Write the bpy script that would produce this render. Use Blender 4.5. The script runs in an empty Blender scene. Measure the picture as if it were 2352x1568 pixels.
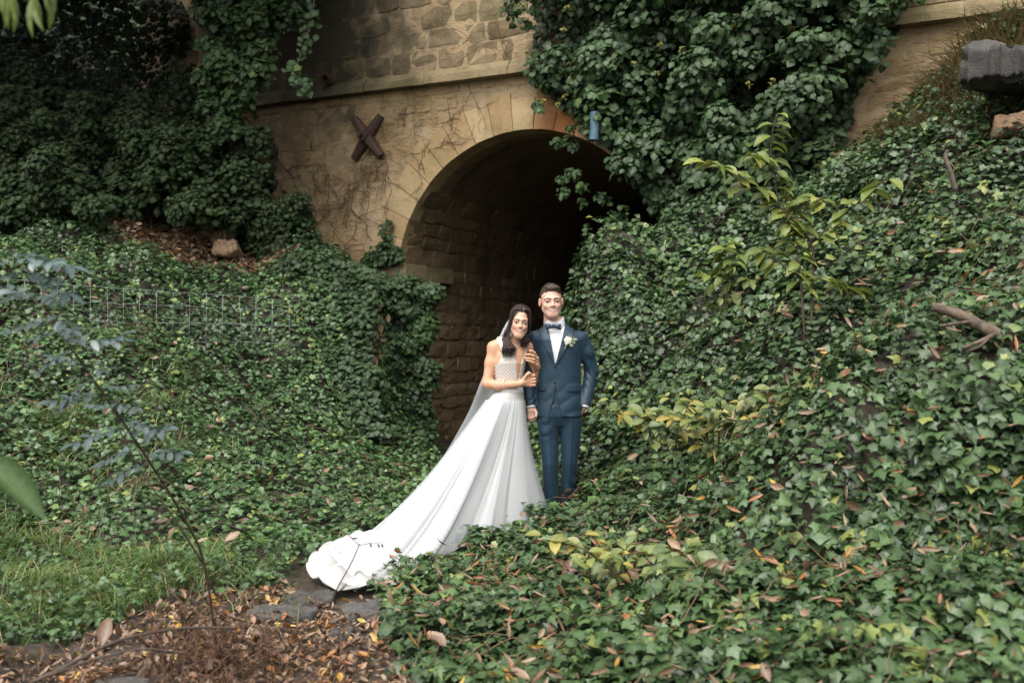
import bpy, bmesh, math, random
import numpy as np
from mathutils import Vector, Matrix

random.seed(7)
RNG = np.random.default_rng(11)
C = bpy.context.scene.collection
SC = bpy.context.scene
R = math.radians

# ------------------------------------------------------------------ camera, sky, sun, exposure
cam_d = bpy.data.cameras.new('camera')
cam_d.lens = 35.0
cam_d.sensor_width = 36.0
cam_d.clip_start = 0.05
cam_d.clip_end = 400
cam_d.dof.use_dof = True
cam_d.dof.focus_distance = 7.5
cam_d.dof.aperture_fstop = 2.0
cam = bpy.data.objects.new('camera', cam_d)
C.objects.link(cam)
cam.location = (0, 0, 1.6)
cam.rotation_euler = (R(90), 0, 0)
SC.camera = cam

SUN_EL, SUN_AZ = 58.0, 205.0      # azimuth clockwise from +Y (behind the camera, a little to the left)
world = bpy.data.worlds.new('World')
SC.world = world
world.use_nodes = True
wn = world.node_tree
wn.nodes.clear()
sky = wn.nodes.new('ShaderNodeTexSky')
sky.sky_type = 'NISHITA'
sky.sun_disc = False
sky.sun_elevation = R(SUN_EL)
sky.sun_rotation = R(SUN_AZ)
sky.air_density = 1.0
sky.dust_density = 6.0
sky.ozone_density = 1.0
hsv = wn.nodes.new('ShaderNodeHueSaturation')
hsv.inputs['Saturation'].default_value = 0.22
bg = wn.nodes.new('ShaderNodeBackground')
bg.inputs['Strength'].default_value = 0.15
wo = wn.nodes.new('ShaderNodeOutputWorld')
wn.links.new(sky.outputs[0], hsv.inputs['Color'])
wn.links.new(hsv.outputs[0], bg.inputs[0])
wn.links.new(bg.outputs[0], wo.inputs[0])

sun_d = bpy.data.lights.new('sun', 'SUN')
sun_d.energy = 0.65
sun_d.angle = R(75)
sun_d.color = (1.0, 0.93, 0.82)
sun = bpy.data.objects.new('sun', sun_d)
C.objects.link(sun)
_az, _el = R(SUN_AZ), R(SUN_EL)
sdir = Vector((math.sin(_az) * math.cos(_el), math.cos(_az) * math.cos(_el), math.sin(_el)))
sun.rotation_euler = sdir.to_track_quat('Z', 'Y').to_euler()

SC.view_settings.view_transform = 'Standard'
SC.view_settings.look = 'None'
SC.view_settings.gamma = 1.0
SC.view_settings.use_curve_mapping = False
SC.view_settings.exposure = 1.34
SC.cycles.max_bounces = 6
SC.cycles.diffuse_bounces = 3
SC.cycles.glossy_bounces = 2
SC.cycles.transmission_bounces = 3
SC.cycles.transparent_max_bounces = 8
SC.cycles.use_denoising = True
SC.cycles.sample_clamp_indirect = 4.0

# ------------------------------------------------------------------ small helpers
F = 35.0 / 36.0 * 2352.0


def P(u, v, Y):
    return np.array(((u - 1176.0) / F * Y, Y, 1.6 - (v - 784.0) / F * Y))


def C4(x, y, Y):
    return P((1140 + x / 2.6133) * .9408, (660 + y / 2.6133) * .9408, Y)


def tag(o, label=None, cat=None, group=None, kind=None):
    if label: o['label'] = label
    if cat: o['category'] = cat
    if group: o['group'] = group
    if kind: o['kind'] = kind
    return o


def empty(name, loc):
    o = bpy.data.objects.new(name, None)
    o.location = tuple(float(c) for c in loc)
    o.empty_display_size = .1
    C.objects.link(o)
    return o


def base_of(o):
    b = np.zeros(3)
    while o is not None:
        b += np.array(o.location)
        o = o.parent
    return b


def mesh_data(name, V, Fc, m=None, smooth=True, attrs=None):
    V = np.asarray(V, dtype=np.float32)
    me = bpy.data.meshes.new(name)
    if isinstance(Fc, np.ndarray):
        k = Fc.shape[1]
        n = len(Fc)
        me.vertices.add(len(V))
        me.vertices.foreach_set('co', V.ravel())
        me.loops.add(n * k)
        me.loops.foreach_set('vertex_index', Fc.astype(np.int32).ravel())
        me.polygons.add(n)
        me.polygons.foreach_set('loop_start', np.arange(0, n * k, k, dtype=np.int32))
        me.polygons.foreach_set('loop_total', np.full(n, k, dtype=np.int32))
        me.update(calc_edges=True)
    else:
        me.from_pydata([tuple(map(float, p)) for p in V], [], [tuple(map(int, f)) for f in Fc])
        me.update()
    if smooth:
        me.polygons.foreach_set('use_smooth', np.ones(len(me.polygons), dtype=bool))
    if attrs:
        for an, av in attrs.items():
            av = np.asarray(av, dtype=np.float32)
            if av.ndim == 1:
                a = me.attributes.new(an, 'FLOAT', 'POINT')
                a.data.foreach_set('value', av)
            else:
                a = me.attributes.new(an, 'FLOAT_COLOR', 'POINT')
                c = np.ones((len(av), 4), dtype=np.float32)
                c[:, :3] = av
                a.data.foreach_set('color', c.ravel())
    if m: me.materials.append(m)
    return me


def obj(name, V, Fc, m, parent=None, smooth=True, attrs=None, world_space=True):
    """one mesh object; V in world space (moved into the parent's frame)"""
    V = np.asarray(V, dtype=np.float64)
    if parent is not None and world_space:
        V = V - base_of(parent)
    o = bpy.data.objects.new(name, mesh_data(name, V, Fc, m, smooth, attrs))
    C.objects.link(o)
    if parent is not None: o.parent = parent
    return o


def place(name, me, mat4, parent=None):
    o = bpy.data.objects.new(name, me)
    C.objects.link(o)
    if parent is not None:
        o.parent = parent
        mat4 = Matrix.Translation(-Vector(base_of(parent))) @ mat4
    o.matrix_local = mat4
    return o


class NZ:
    """cheap smooth noise: a sum of sines with random directions"""
    def __init__(s, freq, seed, n=9, dim=3):
        r = np.random.default_rng(seed)
        d = r.normal(size=(n, dim))
        d /= np.linalg.norm(d, axis=1)[:, None]
        s.k = d * freq * r.uniform(.6, 1.7, (n, 1)) * 2 * np.pi
        s.p = r.uniform(0, 6.28, n)
        s.n = n

    def __call__(s, *c):
        out = 0
        for i in range(s.n):
            a = s.p[i]
            for j, x in enumerate(c): a = a + s.k[i, j] * x
            out = out + np.sin(a)
        return out / math.sqrt(s.n) * 1.0


def norm(v, axis=-1):
    return v / np.maximum(np.linalg.norm(v, axis=axis, keepdims=True), 1e-9)


def tube(path, rad, sides=6, cap=True):
    """swept tube; path (n,3), rad scalar or (n,)"""
    path = np.asarray(path, float)
    n = len(path)
    rad = np.broadcast_to(np.asarray(rad, float), (n,))
    t = norm(np.gradient(path, axis=0))
    ref = np.array((0.13, 0.21, 0.97))
    if abs(np.dot(t[0], ref)) > .9: ref = np.array((1., 0.1, 0))
    V = []
    for i in range(n):
        a = norm(np.cross(t[i], ref)); b = np.cross(t[i], a)
        for k in range(sides):
            w = 2 * math.pi * k / sides
            V.append(path[i] + rad[i] * (math.cos(w) * a + math.sin(w) * b))
    Fc = []
    for i in range(n - 1):
        for k in range(sides):
            k2 = (k + 1) % sides
            Fc.append((i * sides + k, i * sides + k2, (i + 1) * sides + k2, (i + 1) * sides + k))
    if cap:
        Fc.append(tuple(range(sides - 1, -1, -1)))
        Fc.append(tuple((n - 1) * sides + k for k in range(sides)))
    return np.array(V), Fc


def join(parts):
    V, Fc, o = [], [], 0
    for v, f in parts:
        V.append(np.asarray(v)); Fc += [tuple(int(i) + o for i in q) for q in f]; o += len(v)
    return np.concatenate(V), Fc


def spline(pts, n):
    """Catmull-Rom through pts"""
    pts = np.asarray(pts, float)
    p = np.vstack([2 * pts[0] - pts[1], pts, 2 * pts[-1] - pts[-2]])
    m = len(pts) - 1
    out = []
    for q in np.linspace(0, m - 1e-6, n):
        i = int(q); t = q - i
        a, b, c, d = p[i], p[i + 1], p[i + 2], p[i + 3]
        out.append(.5 * ((2 * b) + (-a + c) * t + (2 * a - 5 * b + 4 * c - d) * t * t + (-a + 3 * b - 3 * c + d) * t ** 3))
    return np.array(out)


def in_poly(poly, x, y):
    poly = np.asarray(poly, float)
    ins = np.zeros(np.shape(x), bool)
    j = len(poly) - 1
    for i in range(len(poly)):
        xi, yi = poly[i]; xj, yj = poly[j]
        c = ((yi > y) != (yj > y)) & (x < (xj - xi) * (y - yi) / (yj - yi + 1e-12) + xi)
        ins ^= c
        j = i
    return ins


# ------------------------------------------------------------------ materials
class NT:
    def __init__(s, name):
        s.m = bpy.data.materials.new(name)
        s.m.use_nodes = True
        s.t = s.m.node_tree
        s.t.nodes.clear()
        s.out = s.t.nodes.new('ShaderNodeOutputMaterial')

    def n(s, typ, **kw):
        nd = s.t.nodes.new('ShaderNode' + typ)
        for k, v in kw.items():
            if k.startswith('i_'):
                nd.inputs[k[2:].replace('_', ' ')].default_value = v
            else:
                setattr(nd, k, v)
        return nd

    def l(s, a, b): s.t.links.new(a, b)

    def ramp(s, fac, stops):
        r = s.n('ValToRGB')
        e = r.color_ramp.elements
        while len(e) < len(stops): e.new(.5)
        for i, (p, c) in enumerate(stops):
            e[i].position = p
            e[i].color = (*c, 1) if len(c) == 3 else c
        s.l(fac, r.inputs[0])
        return r.outputs[0]

    def noise(s, vec, scale, detail=4, rough=.55, dist=0):
        nd = s.n('TexNoise')
        nd.inputs['Scale'].default_value = scale
        nd.inputs['Detail'].default_value = detail
        nd.inputs['Roughness'].default_value = rough
        nd.inputs['Distortion'].default_value = dist
        if vec is not None: s.l(vec, nd.inputs['Vector'])
        return nd.outputs[0]

    def mix(s, a, b, fac, typ='MIX'):
        nd = s.n('Mix', data_type='RGBA', blend_type=typ)
        for sock, val in ((nd.inputs[0], fac), (nd.inputs[6], a), (nd.inputs[7], b)):
            if hasattr(val, 'is_output'): s.l(val, sock)
            elif isinstance(val, (int, float)): sock.default_value = val
            else: sock.default_value = (*val, 1)
        return nd.outputs[2]

    def math(s, op, a, b=0.0, clamp=False):
        nd = s.n('Math', operation=op, use_clamp=clamp)
        for sock, val in ((nd.inputs[0], a), (nd.inputs[1], b)):
            if hasattr(val, 'is_output'): s.l(val, sock)
            else: sock.default_value = val
        return nd.outputs[0]

    def attr(s, name):
        a = s.n('Attribute'); a.attribute_name = name
        return a

    def pos(s): return s.n('NewGeometry').outputs['Position']

    def bsdf(s, color, rough=.6, spec=.5, bump=None, bstr=.3, bdist=.02, metal=0, sheen=0, trans=None, coat=0):
        p = s.n('BsdfPrincipled')
        if hasattr(color, 'is_output'): s.l(color, p.inputs['Base Color'])
        else: p.inputs['Base Color'].default_value = (*color, 1)
        if hasattr(rough, 'is_output'): s.l(rough, p.inputs['Roughness'])
        else: p.inputs['Roughness'].default_value = rough
        p.inputs['Specular IOR Level'].default_value = spec
        p.inputs['Metallic'].default_value = metal
        p.inputs['Sheen Weight'].default_value = sheen
        p.inputs['Coat Weight'].default_value = coat
        if bump is not None:
            b = s.n('Bump'); b.inputs['Strength'].default_value = bstr
            b.inputs['Distance'].default_value = bdist
            s.l(bump, b.inputs['Height']); s.l(b.outputs[0], p.inputs['Normal'])
        sh = p.outputs[0]
        if trans:
            tr = s.n('BsdfTranslucent')
            if hasattr(color, 'is_output'): s.l(color, tr.inputs[0])
            else: tr.inputs[0].default_value = (*color, 1)
            mx = s.n('MixShader'); mx.inputs[0].default_value = trans
            s.l(sh, mx.inputs[1]); s.l(tr.outputs[0], mx.inputs[2])
            sh = mx.outputs[0]
        s.l(sh, s.out.inputs['Surface'])
        s.p = p
        return s.m


def leaf_material(name, stops, rough=.38, spec=.5, trans=.18, vein=(.16, .22, .10), veinfac=.35):
    t = NT(name)
    tint = t.attr('tint').outputs['Fac']
    col = t.ramp(tint, stops)
    v = t.attr('vein').outputs['Fac']
    nz = t.noise(t.pos(), 60, 3)
    col = t.mix(col, vein, t.math('MULTIPLY', v, veinfac))
    col = t.mix(col, (0.01, .015, .006), t.math('MULTIPLY', t.math('SUBTRACT', nz, .42, True), 1.1))
    rg = t.math('ADD', t.math('MULTIPLY', nz, .2), rough - .10)
    return t.bsdf(col, rg, spec, bump=nz, bstr=.25, bdist=.006, trans=trans)


M = {}
M['ivy'] = leaf_material('ivy_leaf_bank', [(0, (.010, .024, .009)), (.3, (.026, .058, .019)), (.6, (.046, .094, .030)), (.85, (.078, .136, .042)), (1, (.20, .22, .05))], rough=.42, spec=.45)
M['ivy_left'] = leaf_material('ivy_leaf_left_bank', [(0, (.014, .034, .012)), (.3, (.036, .082, .027)), (.6, (.062, .132, .044)), (.85, (.105, .185, .060)), (1, (.22, .26, .06))], rough=.44, spec=.5)
M['ivy_wall'] = leaf_material('ivy_leaf_wall', [(0, (.009, .022, .008)), (.4, (.018, .044, .014)), (.8, (.034, .078, .020)), (1, (.09, .14, .03))], rough=.5, spec=.3)
M['ivy_bg'] = leaf_material('ivy_leaf_shade_darkened', [(0, (.004, .010, .003)), (.5, (.011, .026, .007)), (.9, (.028, .060, .014)), (1, (.07, .11, .03))], rough=.6, spec=.15)  # ivy colour darkened to stand for the deep shade at the back
M['lime'] = leaf_material('sapling_leaf', [(0, (.075, .12, .022)), (.5, (.15, .19, .035)), (.85, (.24, .25, .05)), (1, (.34, .30, .08))], rough=.45, trans=.3, vein=(.30, .33, .08))
M['bramble'] = leaf_material('bramble_leaf', [(0, (.04, .075, .03)), (.45, (.10, .14, .04)), (.75, (.22, .22, .05)), (1, (.42, .27, .04))], rough=.45, trans=.25, vein=(.25, .3, .1))
M['blueleaf'] = leaf_material('rose_leaf', [(0, (.030, .060, .055)), (.6, (.06, .105, .095)), (1, (.10, .15, .14))], rough=.36, spec=.8, trans=.12, vein=(.1, .14, .13))
M['litter'] = leaf_material('fallen_leaf', [(0, (.022, .012, .008)), (.25, (.065, .034, .020)), (.5, (.15, .085, .050)), (.68, (.30, .21, .135)), (.82, (.26, .085, .025)), (.93, (.46, .27, .04)), (1, (.5, .42, .14))], rough=.42, trans=.15, vein=(.2, .12, .06), veinfac=.3)
M['grass'] = leaf_material('grass_blade', [(0, (.06, .11, .025)), (.6, (.13, .21, .05)), (.9, (.21, .28, .09)), (1, (.32, .27, .14))], rough=.45, trans=.3)
M['drygrass'] = leaf_material('dry_stalk', [(0, (.05, .035, .015)), (.4, (.10, .085, .03)), (.7, (.15, .10, .05)), (1, (.24, .18, .09))], rough=.7, trans=.1)


def m_ground():
    t = NT('soil')
    p = t.pos()
    n1 = t.noise(p, 2.2, 5)
    n2 = t.noise(p, 22, 5, .65)
    c = t.ramp(n2, [(.3, (.012, .009, .006)), (.52, (.040, .028, .018)), (.72, (.085, .062, .043))])
    c = t.mix(c, (.055, .047, .040), t.math('MULTIPLY', t.math('SUBTRACT', n1, .45, True), 2.0))
    return t.bsdf(c, .75, .4, bump=n2, bstr=.9, bdist=.03)


M['soil'] = m_ground()


def m_stone(name, stops, dark=.55, moss=.4, rust=0.0, bs=.5, scale=1.0, vary=.5, stain=None, crack=.0):
    t = NT(name)
    p = t.pos()
    oi = t.n('ObjectInfo').outputs['Random']
    n1 = t.noise(p, 3.0 * scale, 6, .6, .4)
    n2 = t.noise(p, 34 * scale, 5, .7)
    n3 = t.noise(p, 11 * scale, 6, .7, .6)
    mp = t.n('Mapping'); mp.inputs['Scale'].default_value = (1.1, 1.1, .22)
    t.l(p, mp.inputs['Vector'])
    ns = t.noise(mp.outputs[0], 3.4, 5, .6, .2)          # vertical run-off streaks
    f = t.math('ADD', t.math('MULTIPLY', n1, 1 - vary), t.math('MULTIPLY', oi, vary))
    c = t.ramp(f, stops)
    c = t.mix(c, (.42, .36, .26), t.math('MULTIPLY', t.math('SUBTRACT', n2, .54, True), 1.6))
    c = t.mix(c, (.045, .034, .020), t.math('MULTIPLY', t.math('SUBTRACT', n3, .54, True), 2.4, True))
    c = t.mix(c, (.030, .026, .016), t.math('MULTIPLY', t.math('SUBTRACT', ns, .50, True), 5 * dark, True))
    nm = t.noise(p, 1.6, 6, .65)
    c = t.mix(c, (.075, .078, .022), t.math('MULTIPLY', t.math('SUBTRACT', nm, .48, True), 5 * moss, True))
    nb = t.math('ADD', t.math('ADD', n2, t.math('MULTIPLY', n1, .6)), t.math('MULTIPLY', n3, .8))
    if crack:                                             # weathered bedding of the soft rubble
        mc = t.n('Mapping'); mc.inputs['Scale'].default_value = (1.6, 1.6, 7.0)
        t.l(p, mc.inputs['Vector'])
        nc = t.noise(mc.outputs[0], 5.5, 5, .65, .8)
        c = t.mix(c, (.055, .038, .022), t.math('MULTIPLY', t.math('SUBTRACT', nc, .53, True), 6 * crack, True))
        nb = t.math('SUBTRACT', nb, t.math('MULTIPLY', t.math('SUBTRACT', nc, .5, True), 3))
    if rust:
        nr = t.noise(p, 2.1, 4, .6)
        c = t.mix(c, (.28, .10, .025), t.math('MULTIPLY', t.math('SUBTRACT', nr, .56, True), 5 * rust, True))
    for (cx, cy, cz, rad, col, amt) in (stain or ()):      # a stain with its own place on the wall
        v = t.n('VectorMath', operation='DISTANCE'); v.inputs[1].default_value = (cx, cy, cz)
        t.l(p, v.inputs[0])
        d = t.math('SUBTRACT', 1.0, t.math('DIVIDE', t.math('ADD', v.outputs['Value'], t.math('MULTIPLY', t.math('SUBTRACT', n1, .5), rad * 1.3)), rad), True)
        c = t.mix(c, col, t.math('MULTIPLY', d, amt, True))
    return t.bsdf(c, .85, .25, bump=nb, bstr=bs, bdist=.03)


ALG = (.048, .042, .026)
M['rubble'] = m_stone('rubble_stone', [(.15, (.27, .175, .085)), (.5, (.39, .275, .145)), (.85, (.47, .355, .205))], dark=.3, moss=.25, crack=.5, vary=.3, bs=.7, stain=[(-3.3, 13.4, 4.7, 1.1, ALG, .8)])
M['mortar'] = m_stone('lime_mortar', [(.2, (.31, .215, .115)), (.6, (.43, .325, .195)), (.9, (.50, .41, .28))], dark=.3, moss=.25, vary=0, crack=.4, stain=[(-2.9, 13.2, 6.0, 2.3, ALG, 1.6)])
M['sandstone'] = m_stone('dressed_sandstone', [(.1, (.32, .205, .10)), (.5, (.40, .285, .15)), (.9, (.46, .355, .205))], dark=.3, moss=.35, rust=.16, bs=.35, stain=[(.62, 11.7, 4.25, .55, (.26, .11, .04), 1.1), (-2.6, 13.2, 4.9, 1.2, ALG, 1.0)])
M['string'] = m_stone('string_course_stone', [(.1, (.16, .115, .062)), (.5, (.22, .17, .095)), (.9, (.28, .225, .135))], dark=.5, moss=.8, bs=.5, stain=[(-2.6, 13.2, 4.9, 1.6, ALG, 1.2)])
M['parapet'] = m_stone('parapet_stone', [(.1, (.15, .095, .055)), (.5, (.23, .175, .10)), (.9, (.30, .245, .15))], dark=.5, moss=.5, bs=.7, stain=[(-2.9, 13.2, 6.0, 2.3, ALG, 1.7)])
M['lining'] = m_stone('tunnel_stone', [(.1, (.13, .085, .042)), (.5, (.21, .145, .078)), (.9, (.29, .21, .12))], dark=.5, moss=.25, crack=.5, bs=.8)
M['slate'] = m_stone('slate', [(.1, (.06, .057, .053)), (.6, (.11, .105, .098)), (.9, (.17, .165, .15))], dark=.2, moss=.1, vary=.5, crack=.4, bs=.9, scale=1.6)
M['granite'] = m_stone('dark_granite', [(.2, (.05, .048, .045)), (.6, (.12, .115, .105)), (.9, (.22, .21, .19))], dark=.3, moss=.15, scale=2.2, bs=1.0)
M['brownrock'] = m_stone('brown_rock', [(.2, (.10, .06, .035)), (.6, (.18, .115, .07)), (.9, (.25, .175, .11))], dark=.3, moss=.1, scale=2.0)


def m_simple(name, c1, c2, scale, rough=.7, spec=.4, bstr=.5, metal=0, bd=.01):
    t = NT(name)
    n = t.noise(t.pos(), scale, 5, .65)
    return t.bsdf(t.ramp(n, [(.3, c1), (.7, c2)]), rough, spec, bump=n, bstr=bstr, bdist=bd, metal=metal)


M['bark'] = m_simple('bark', (.030, .020, .013), (.10, .07, .045), 18, .85)
M['stem'] = m_simple('young_stem', (.028, .018, .012), (.075, .05, .035), 40, .6)
M['greenstem'] = m_simple('green_stem', (.05, .06, .02), (.10, .085, .035), 40, .6)
M['deadwood'] = m_simple('dead_wood', (.018, .013, .010), (.13, .095, .065), 22, .75)
M['vine'] = m_simple('dry_vine', (.06, .038, .02), (.17, .11, .06), 30, .8)
M['deadstalk'] = m_simple('dead_stalk', (.045, .022, .014), (.16, .085, .05), 40, .8)
M['iron'] = m_simple('rusty_iron', (.018, .010, .008), (.075, .036, .024), 26, .7, .4, .6)
M['wire'] = m_simple('galvanised_wire', (.17, .18, .18), (.32, .33, .33), 60, .5, .5)
M['bluetube'] = m_simple('blue_plastic', (.035, .085, .115), (.06, .125, .16), 20, .5)

# ------------------------------------------------------------------ the bridge's own frame
D2 = np.array((.9066, -.4225, 0.))       # along the face, to the right
A2 = np.array((.4225, .9066, 0.))        # into the tunnel
O2 = np.array((0., 12., 0.))
RA, SCN, ZC = 1.76, .15, 2.38            # arch radius, centre along the face, springing height


def W(s, o, z):                          # point at s along the face, o proud of it, height z
    return O2 + s * D2 - o * A2 + np.array((0, 0, z))


def wallY(u):                            # depth of the face plane on the ray through column u
    return 12.0 / (1 + .466 * (u - 1176.0) / F)


# ------------------------------------------------------------------ terrain
def corridor(t, k): q = O2 + SCN * D2 + t * A2 + k * D2; return (q[0], q[1])


TP = [
    # the path and the near ground
    (-.7, 4.3, .06), (-1.1, 5.3, .07), (-2.2, 4.3, .05), (-1.9, 6.0, .17), (0, 3, .05), (-3, 2.5, .1), (0, 0, 0), (-5, 0, .3), (5, 0, .5),
    (0, -15, 0), (-15, -15, .5), (15, -15, .8), (-14, 0, 1.5), (14, 0, 2.5), (-.4, 4.2, .06), (-.35, 5.2, .08),
    # under the couple and the train
    (-1.0, 6.0, .10), (-.6, 6.5, .16), (-.1, 7.1, .22), (.3, 7.6, .27), (.2, 8.5, .25), (0, 10, .22), (-1.3, 6.4, .14), (-.55, 7.6, .27),
    # left bank
    (-3.2, 6.8, .33), (-2.87, 7.5, .52), (-3.45, 9, 1.28), (-3.83, 10, 1.9), (-4.1, 10.8, 2.5), (-1.7, 7.2, .25), (-1.25, 9, .38), (-1.0, 10.3, .36), (-.75, 11, .26),
    (-1.62, 10.7, .6), (-1.7, 11.2, 1.5), (-1.85, 11.6, 2.3), (-2.4, 11.1, 2.1), (-2.55, 10.2, 1.2), (-2.2, 9.5, .72), (-2.7, 11.6, 2.45), (-2, 12.5, 2.5), (-3, 12.9, 2.7),
    (-1.35, 11.6, .5), (-1.1, 11.6, .24), (-5.5, 6.5, .85), (-6, 8.5, 1.8), (-6, 10.5, 2.68), (-8, 6, 1.5), (-9, 10, 3.2), (-5.1, 10.5, 2.62),
    (-4.3, 11.5, 2.66), (-3.4, 11.8, 2.55), (-3.5, 12.5, 2.95), (-4.4, 12.4, 3.12), (-5.6, 11.6, 2.95), (-4.6, 13.5, 4.0), (-6, 14, 4.6), (-5, 16, 6), (-8, 13, 4.6), (-12, 12, 6), (-4, 18, 8), (-10, 18, 9), (-1.7, 17.5, 6.2),
    # right bank
    (.42, 9.6, .34), (.60, 9.72, 1.5), (.74, 9.80, 2.45), (1.0, 9.95, 2.62), (1.4, 9.95, 2.58), (1.82, 9.8, 2.52), (2.85, 9, 2.85), (3.25, 8.5, 3.15), (3.8, 7.6, 3.05), (1.05, 8.8, 1.05), (1.26, 6.8, .6),
    (.765, 5.4, .24), (.7, 7.8, .38), (1.83, 8, 1.45), (2.15, 7.2, 1.42), (1.5, 9.2, 1.9), (1.85, 3.6, .30), (.92, 4, .16), (2.45, 4.55, .78), (1.62, 4.95, .72), (2.1, 4.95, 1.0), (1.78, 5.25, 1.48), (2.3, 5.2, 1.62), (2.75, 5.2, 1.68),
    (2.2, 5.95, 1.12), (1.75, 6.2, .85), (3.2, 6.2, 2.0), (2.8, 6.7, 1.95), (.1, 4.4, .07), (.2, 6.4, .22), (4.5, 5, 2.2), (5.5, 7.5, 3.7), (4.0, 9, 4.0), (4.7, 8.8, 4.3), (3.9, 8.2, 3.5), (3.65, 9.9, 3.4), (4.3, 9.7, 4.05),
    (2.0, 10.7, 2.6), (.85, 10.9, .24), (1.35, 11.5, .2), (1.15, 10.4, 2.15), (1.62, 10.8, 2.45), (2.9, 10.0, 2.9), (6, 13, 6), (10, 8, 6), (8, 4, 3.8), (9, 18, 7.5), (2.6, 3.0, .7),
    (25, 25, 10), (-25, 25, 10), (25, -20, 3), (-25, -20, 2), (0, 40, 9), (7, 26, 8),
]
for _t in (0, 2.5, 5, 8, 11, 13.8):
    for _k in (0, -1.85, 1.85):
        TP.append((*corridor(_t, _k), .18))
for _t in (3.5, 7, 11):
    TP.append((*corridor(_t, -3.2), 5.6)); TP.append((*corridor(_t, 3.2), 5.6))
TP = np.array(TP)
_d = np.linalg.norm(TP[:, None, :2] - TP[None, :, :2], axis=2)
_n = len(TP)
_A = np.zeros((_n + 3, _n + 3))
_A[:_n, :_n] = np.sqrt(_d ** 2 + .01) + np.eye(_n) * -.01
_A[:_n, _n] = 1; _A[:_n, _n + 1:] = TP[:, :2]
_A[_n, :_n] = 1; _A[_n + 1:, :_n] = TP[:, :2].T
_w = np.linalg.solve(_A, np.concatenate([TP[:, 2], np.zeros(3)]))
_tn1, _tn2, _tn3 = NZ(.9, 3, 9, 2), NZ(2.4, 4, 9, 2), NZ(1.15, 6, 9, 2)


def terr(x, y, lumps=True):
    x = np.asarray(x, float); y = np.asarray(y, float)
    sh = x.shape
    q = np.stack([x.ravel(), y.ravel()], 1)
    out = np.empty(len(q))
    for i in range(0, len(q), 40000):
        b = q[i:i + 40000]
        d = np.sqrt(((b[:, None] - TP[None, :, :2]) ** 2).sum(2) + .01)
        out[i:i + 40000] = d @ _w[:_n] + _w[_n] + b @ _w[_n + 1:]
    if lumps:
        pm = np.clip(np.abs(q[:, 0] + .6) / 1.2 - .3, .12, 1.6)      # the trodden middle is flatter
        rb = np.clip((q[:, 0] - .7) / .6, 0, 1) * np.clip((10.3 - q[:, 1]) / .8, 0, 1)
        out += rb * .075 * _tn3(q[:, 0], q[:, 1])
        out += pm * (.055 * _tn1(q[:, 0], q[:, 1]) + .022 * _tn2(q[:, 0], q[:, 1]))
    return out.reshape(sh)


_lx = np.concatenate([np.linspace(-60, -9, 40, endpoint=False), np.arange(-9, 9, .05), np.linspace(9, 60, 40)])
_ly = np.concatenate([np.linspace(-60, 1.5, 40, endpoint=False), np.arange(1.5, 15, .05), np.linspace(15, 70, 60)])
_terr_exact = terr
_LX, _LY = np.meshgrid(_lx, _ly, indexing='ij')
_LZ = {True: _terr_exact(_LX, _LY, True), False: _terr_exact(_LX, _LY, False)}


def terr(x, y, lumps=True):                # the same surface, looked up from a table
    x = np.asarray(x, float); y = np.asarray(y, float)
    i = np.clip(np.searchsorted(_lx, x) - 1, 0, len(_lx) - 2); j = np.clip(np.searchsorted(_ly, y) - 1, 0, len(_ly) - 2)
    a = np.clip((x - _lx[i]) / (_lx[i + 1] - _lx[i]), 0, 1); b = np.clip((y - _ly[j]) / (_ly[j + 1] - _ly[j]), 0, 1)
    Z = _LZ[bool(lumps)]
    return (Z[i, j] * (1 - a) + Z[i + 1, j] * a) * (1 - b) + (Z[i, j + 1] * (1 - a) + Z[i + 1, j + 1] * a) * b


def terr_n(x, y, e=.06):
    gx = (terr(x + e, y) - terr(x - e, y)) / (2 * e)
    gy = (terr(x, y + e) - terr(x, y - e)) / (2 * e)
    return norm(np.stack([-gx, -gy, np.ones_like(gx)], -1))


def axis_pts(lo, a, b, hi, fine, coarse):
    return np.concatenate([np.linspace(lo, a, coarse, endpoint=False), np.arange(a, b, fine), np.linspace(b, hi, coarse)])


gx = axis_pts(-60, -8, 8, 60, .11, 14)
gy = axis_pts(-60, 2, 14.5, 70, .10, 16)
GX, GY = np.meshgrid(gx, gy, indexing='ij')
GZ = terr(GX, GY)
ni, nj = GX.shape
idx = np.arange(ni * nj).reshape(ni, nj)
quads = np.stack([idx[:-1, :-1], idx[1:, :-1], idx[1:, 1:], idx[:-1, 1:]], -1).reshape(-1, 4)
o = obj('ground', np.stack([GX, GY, GZ], -1).reshape(-1, 3), quads, M['soil'])
tag(o, 'dark leaf-strewn soil of the path and the two banks', 'ground', kind='structure')


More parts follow.
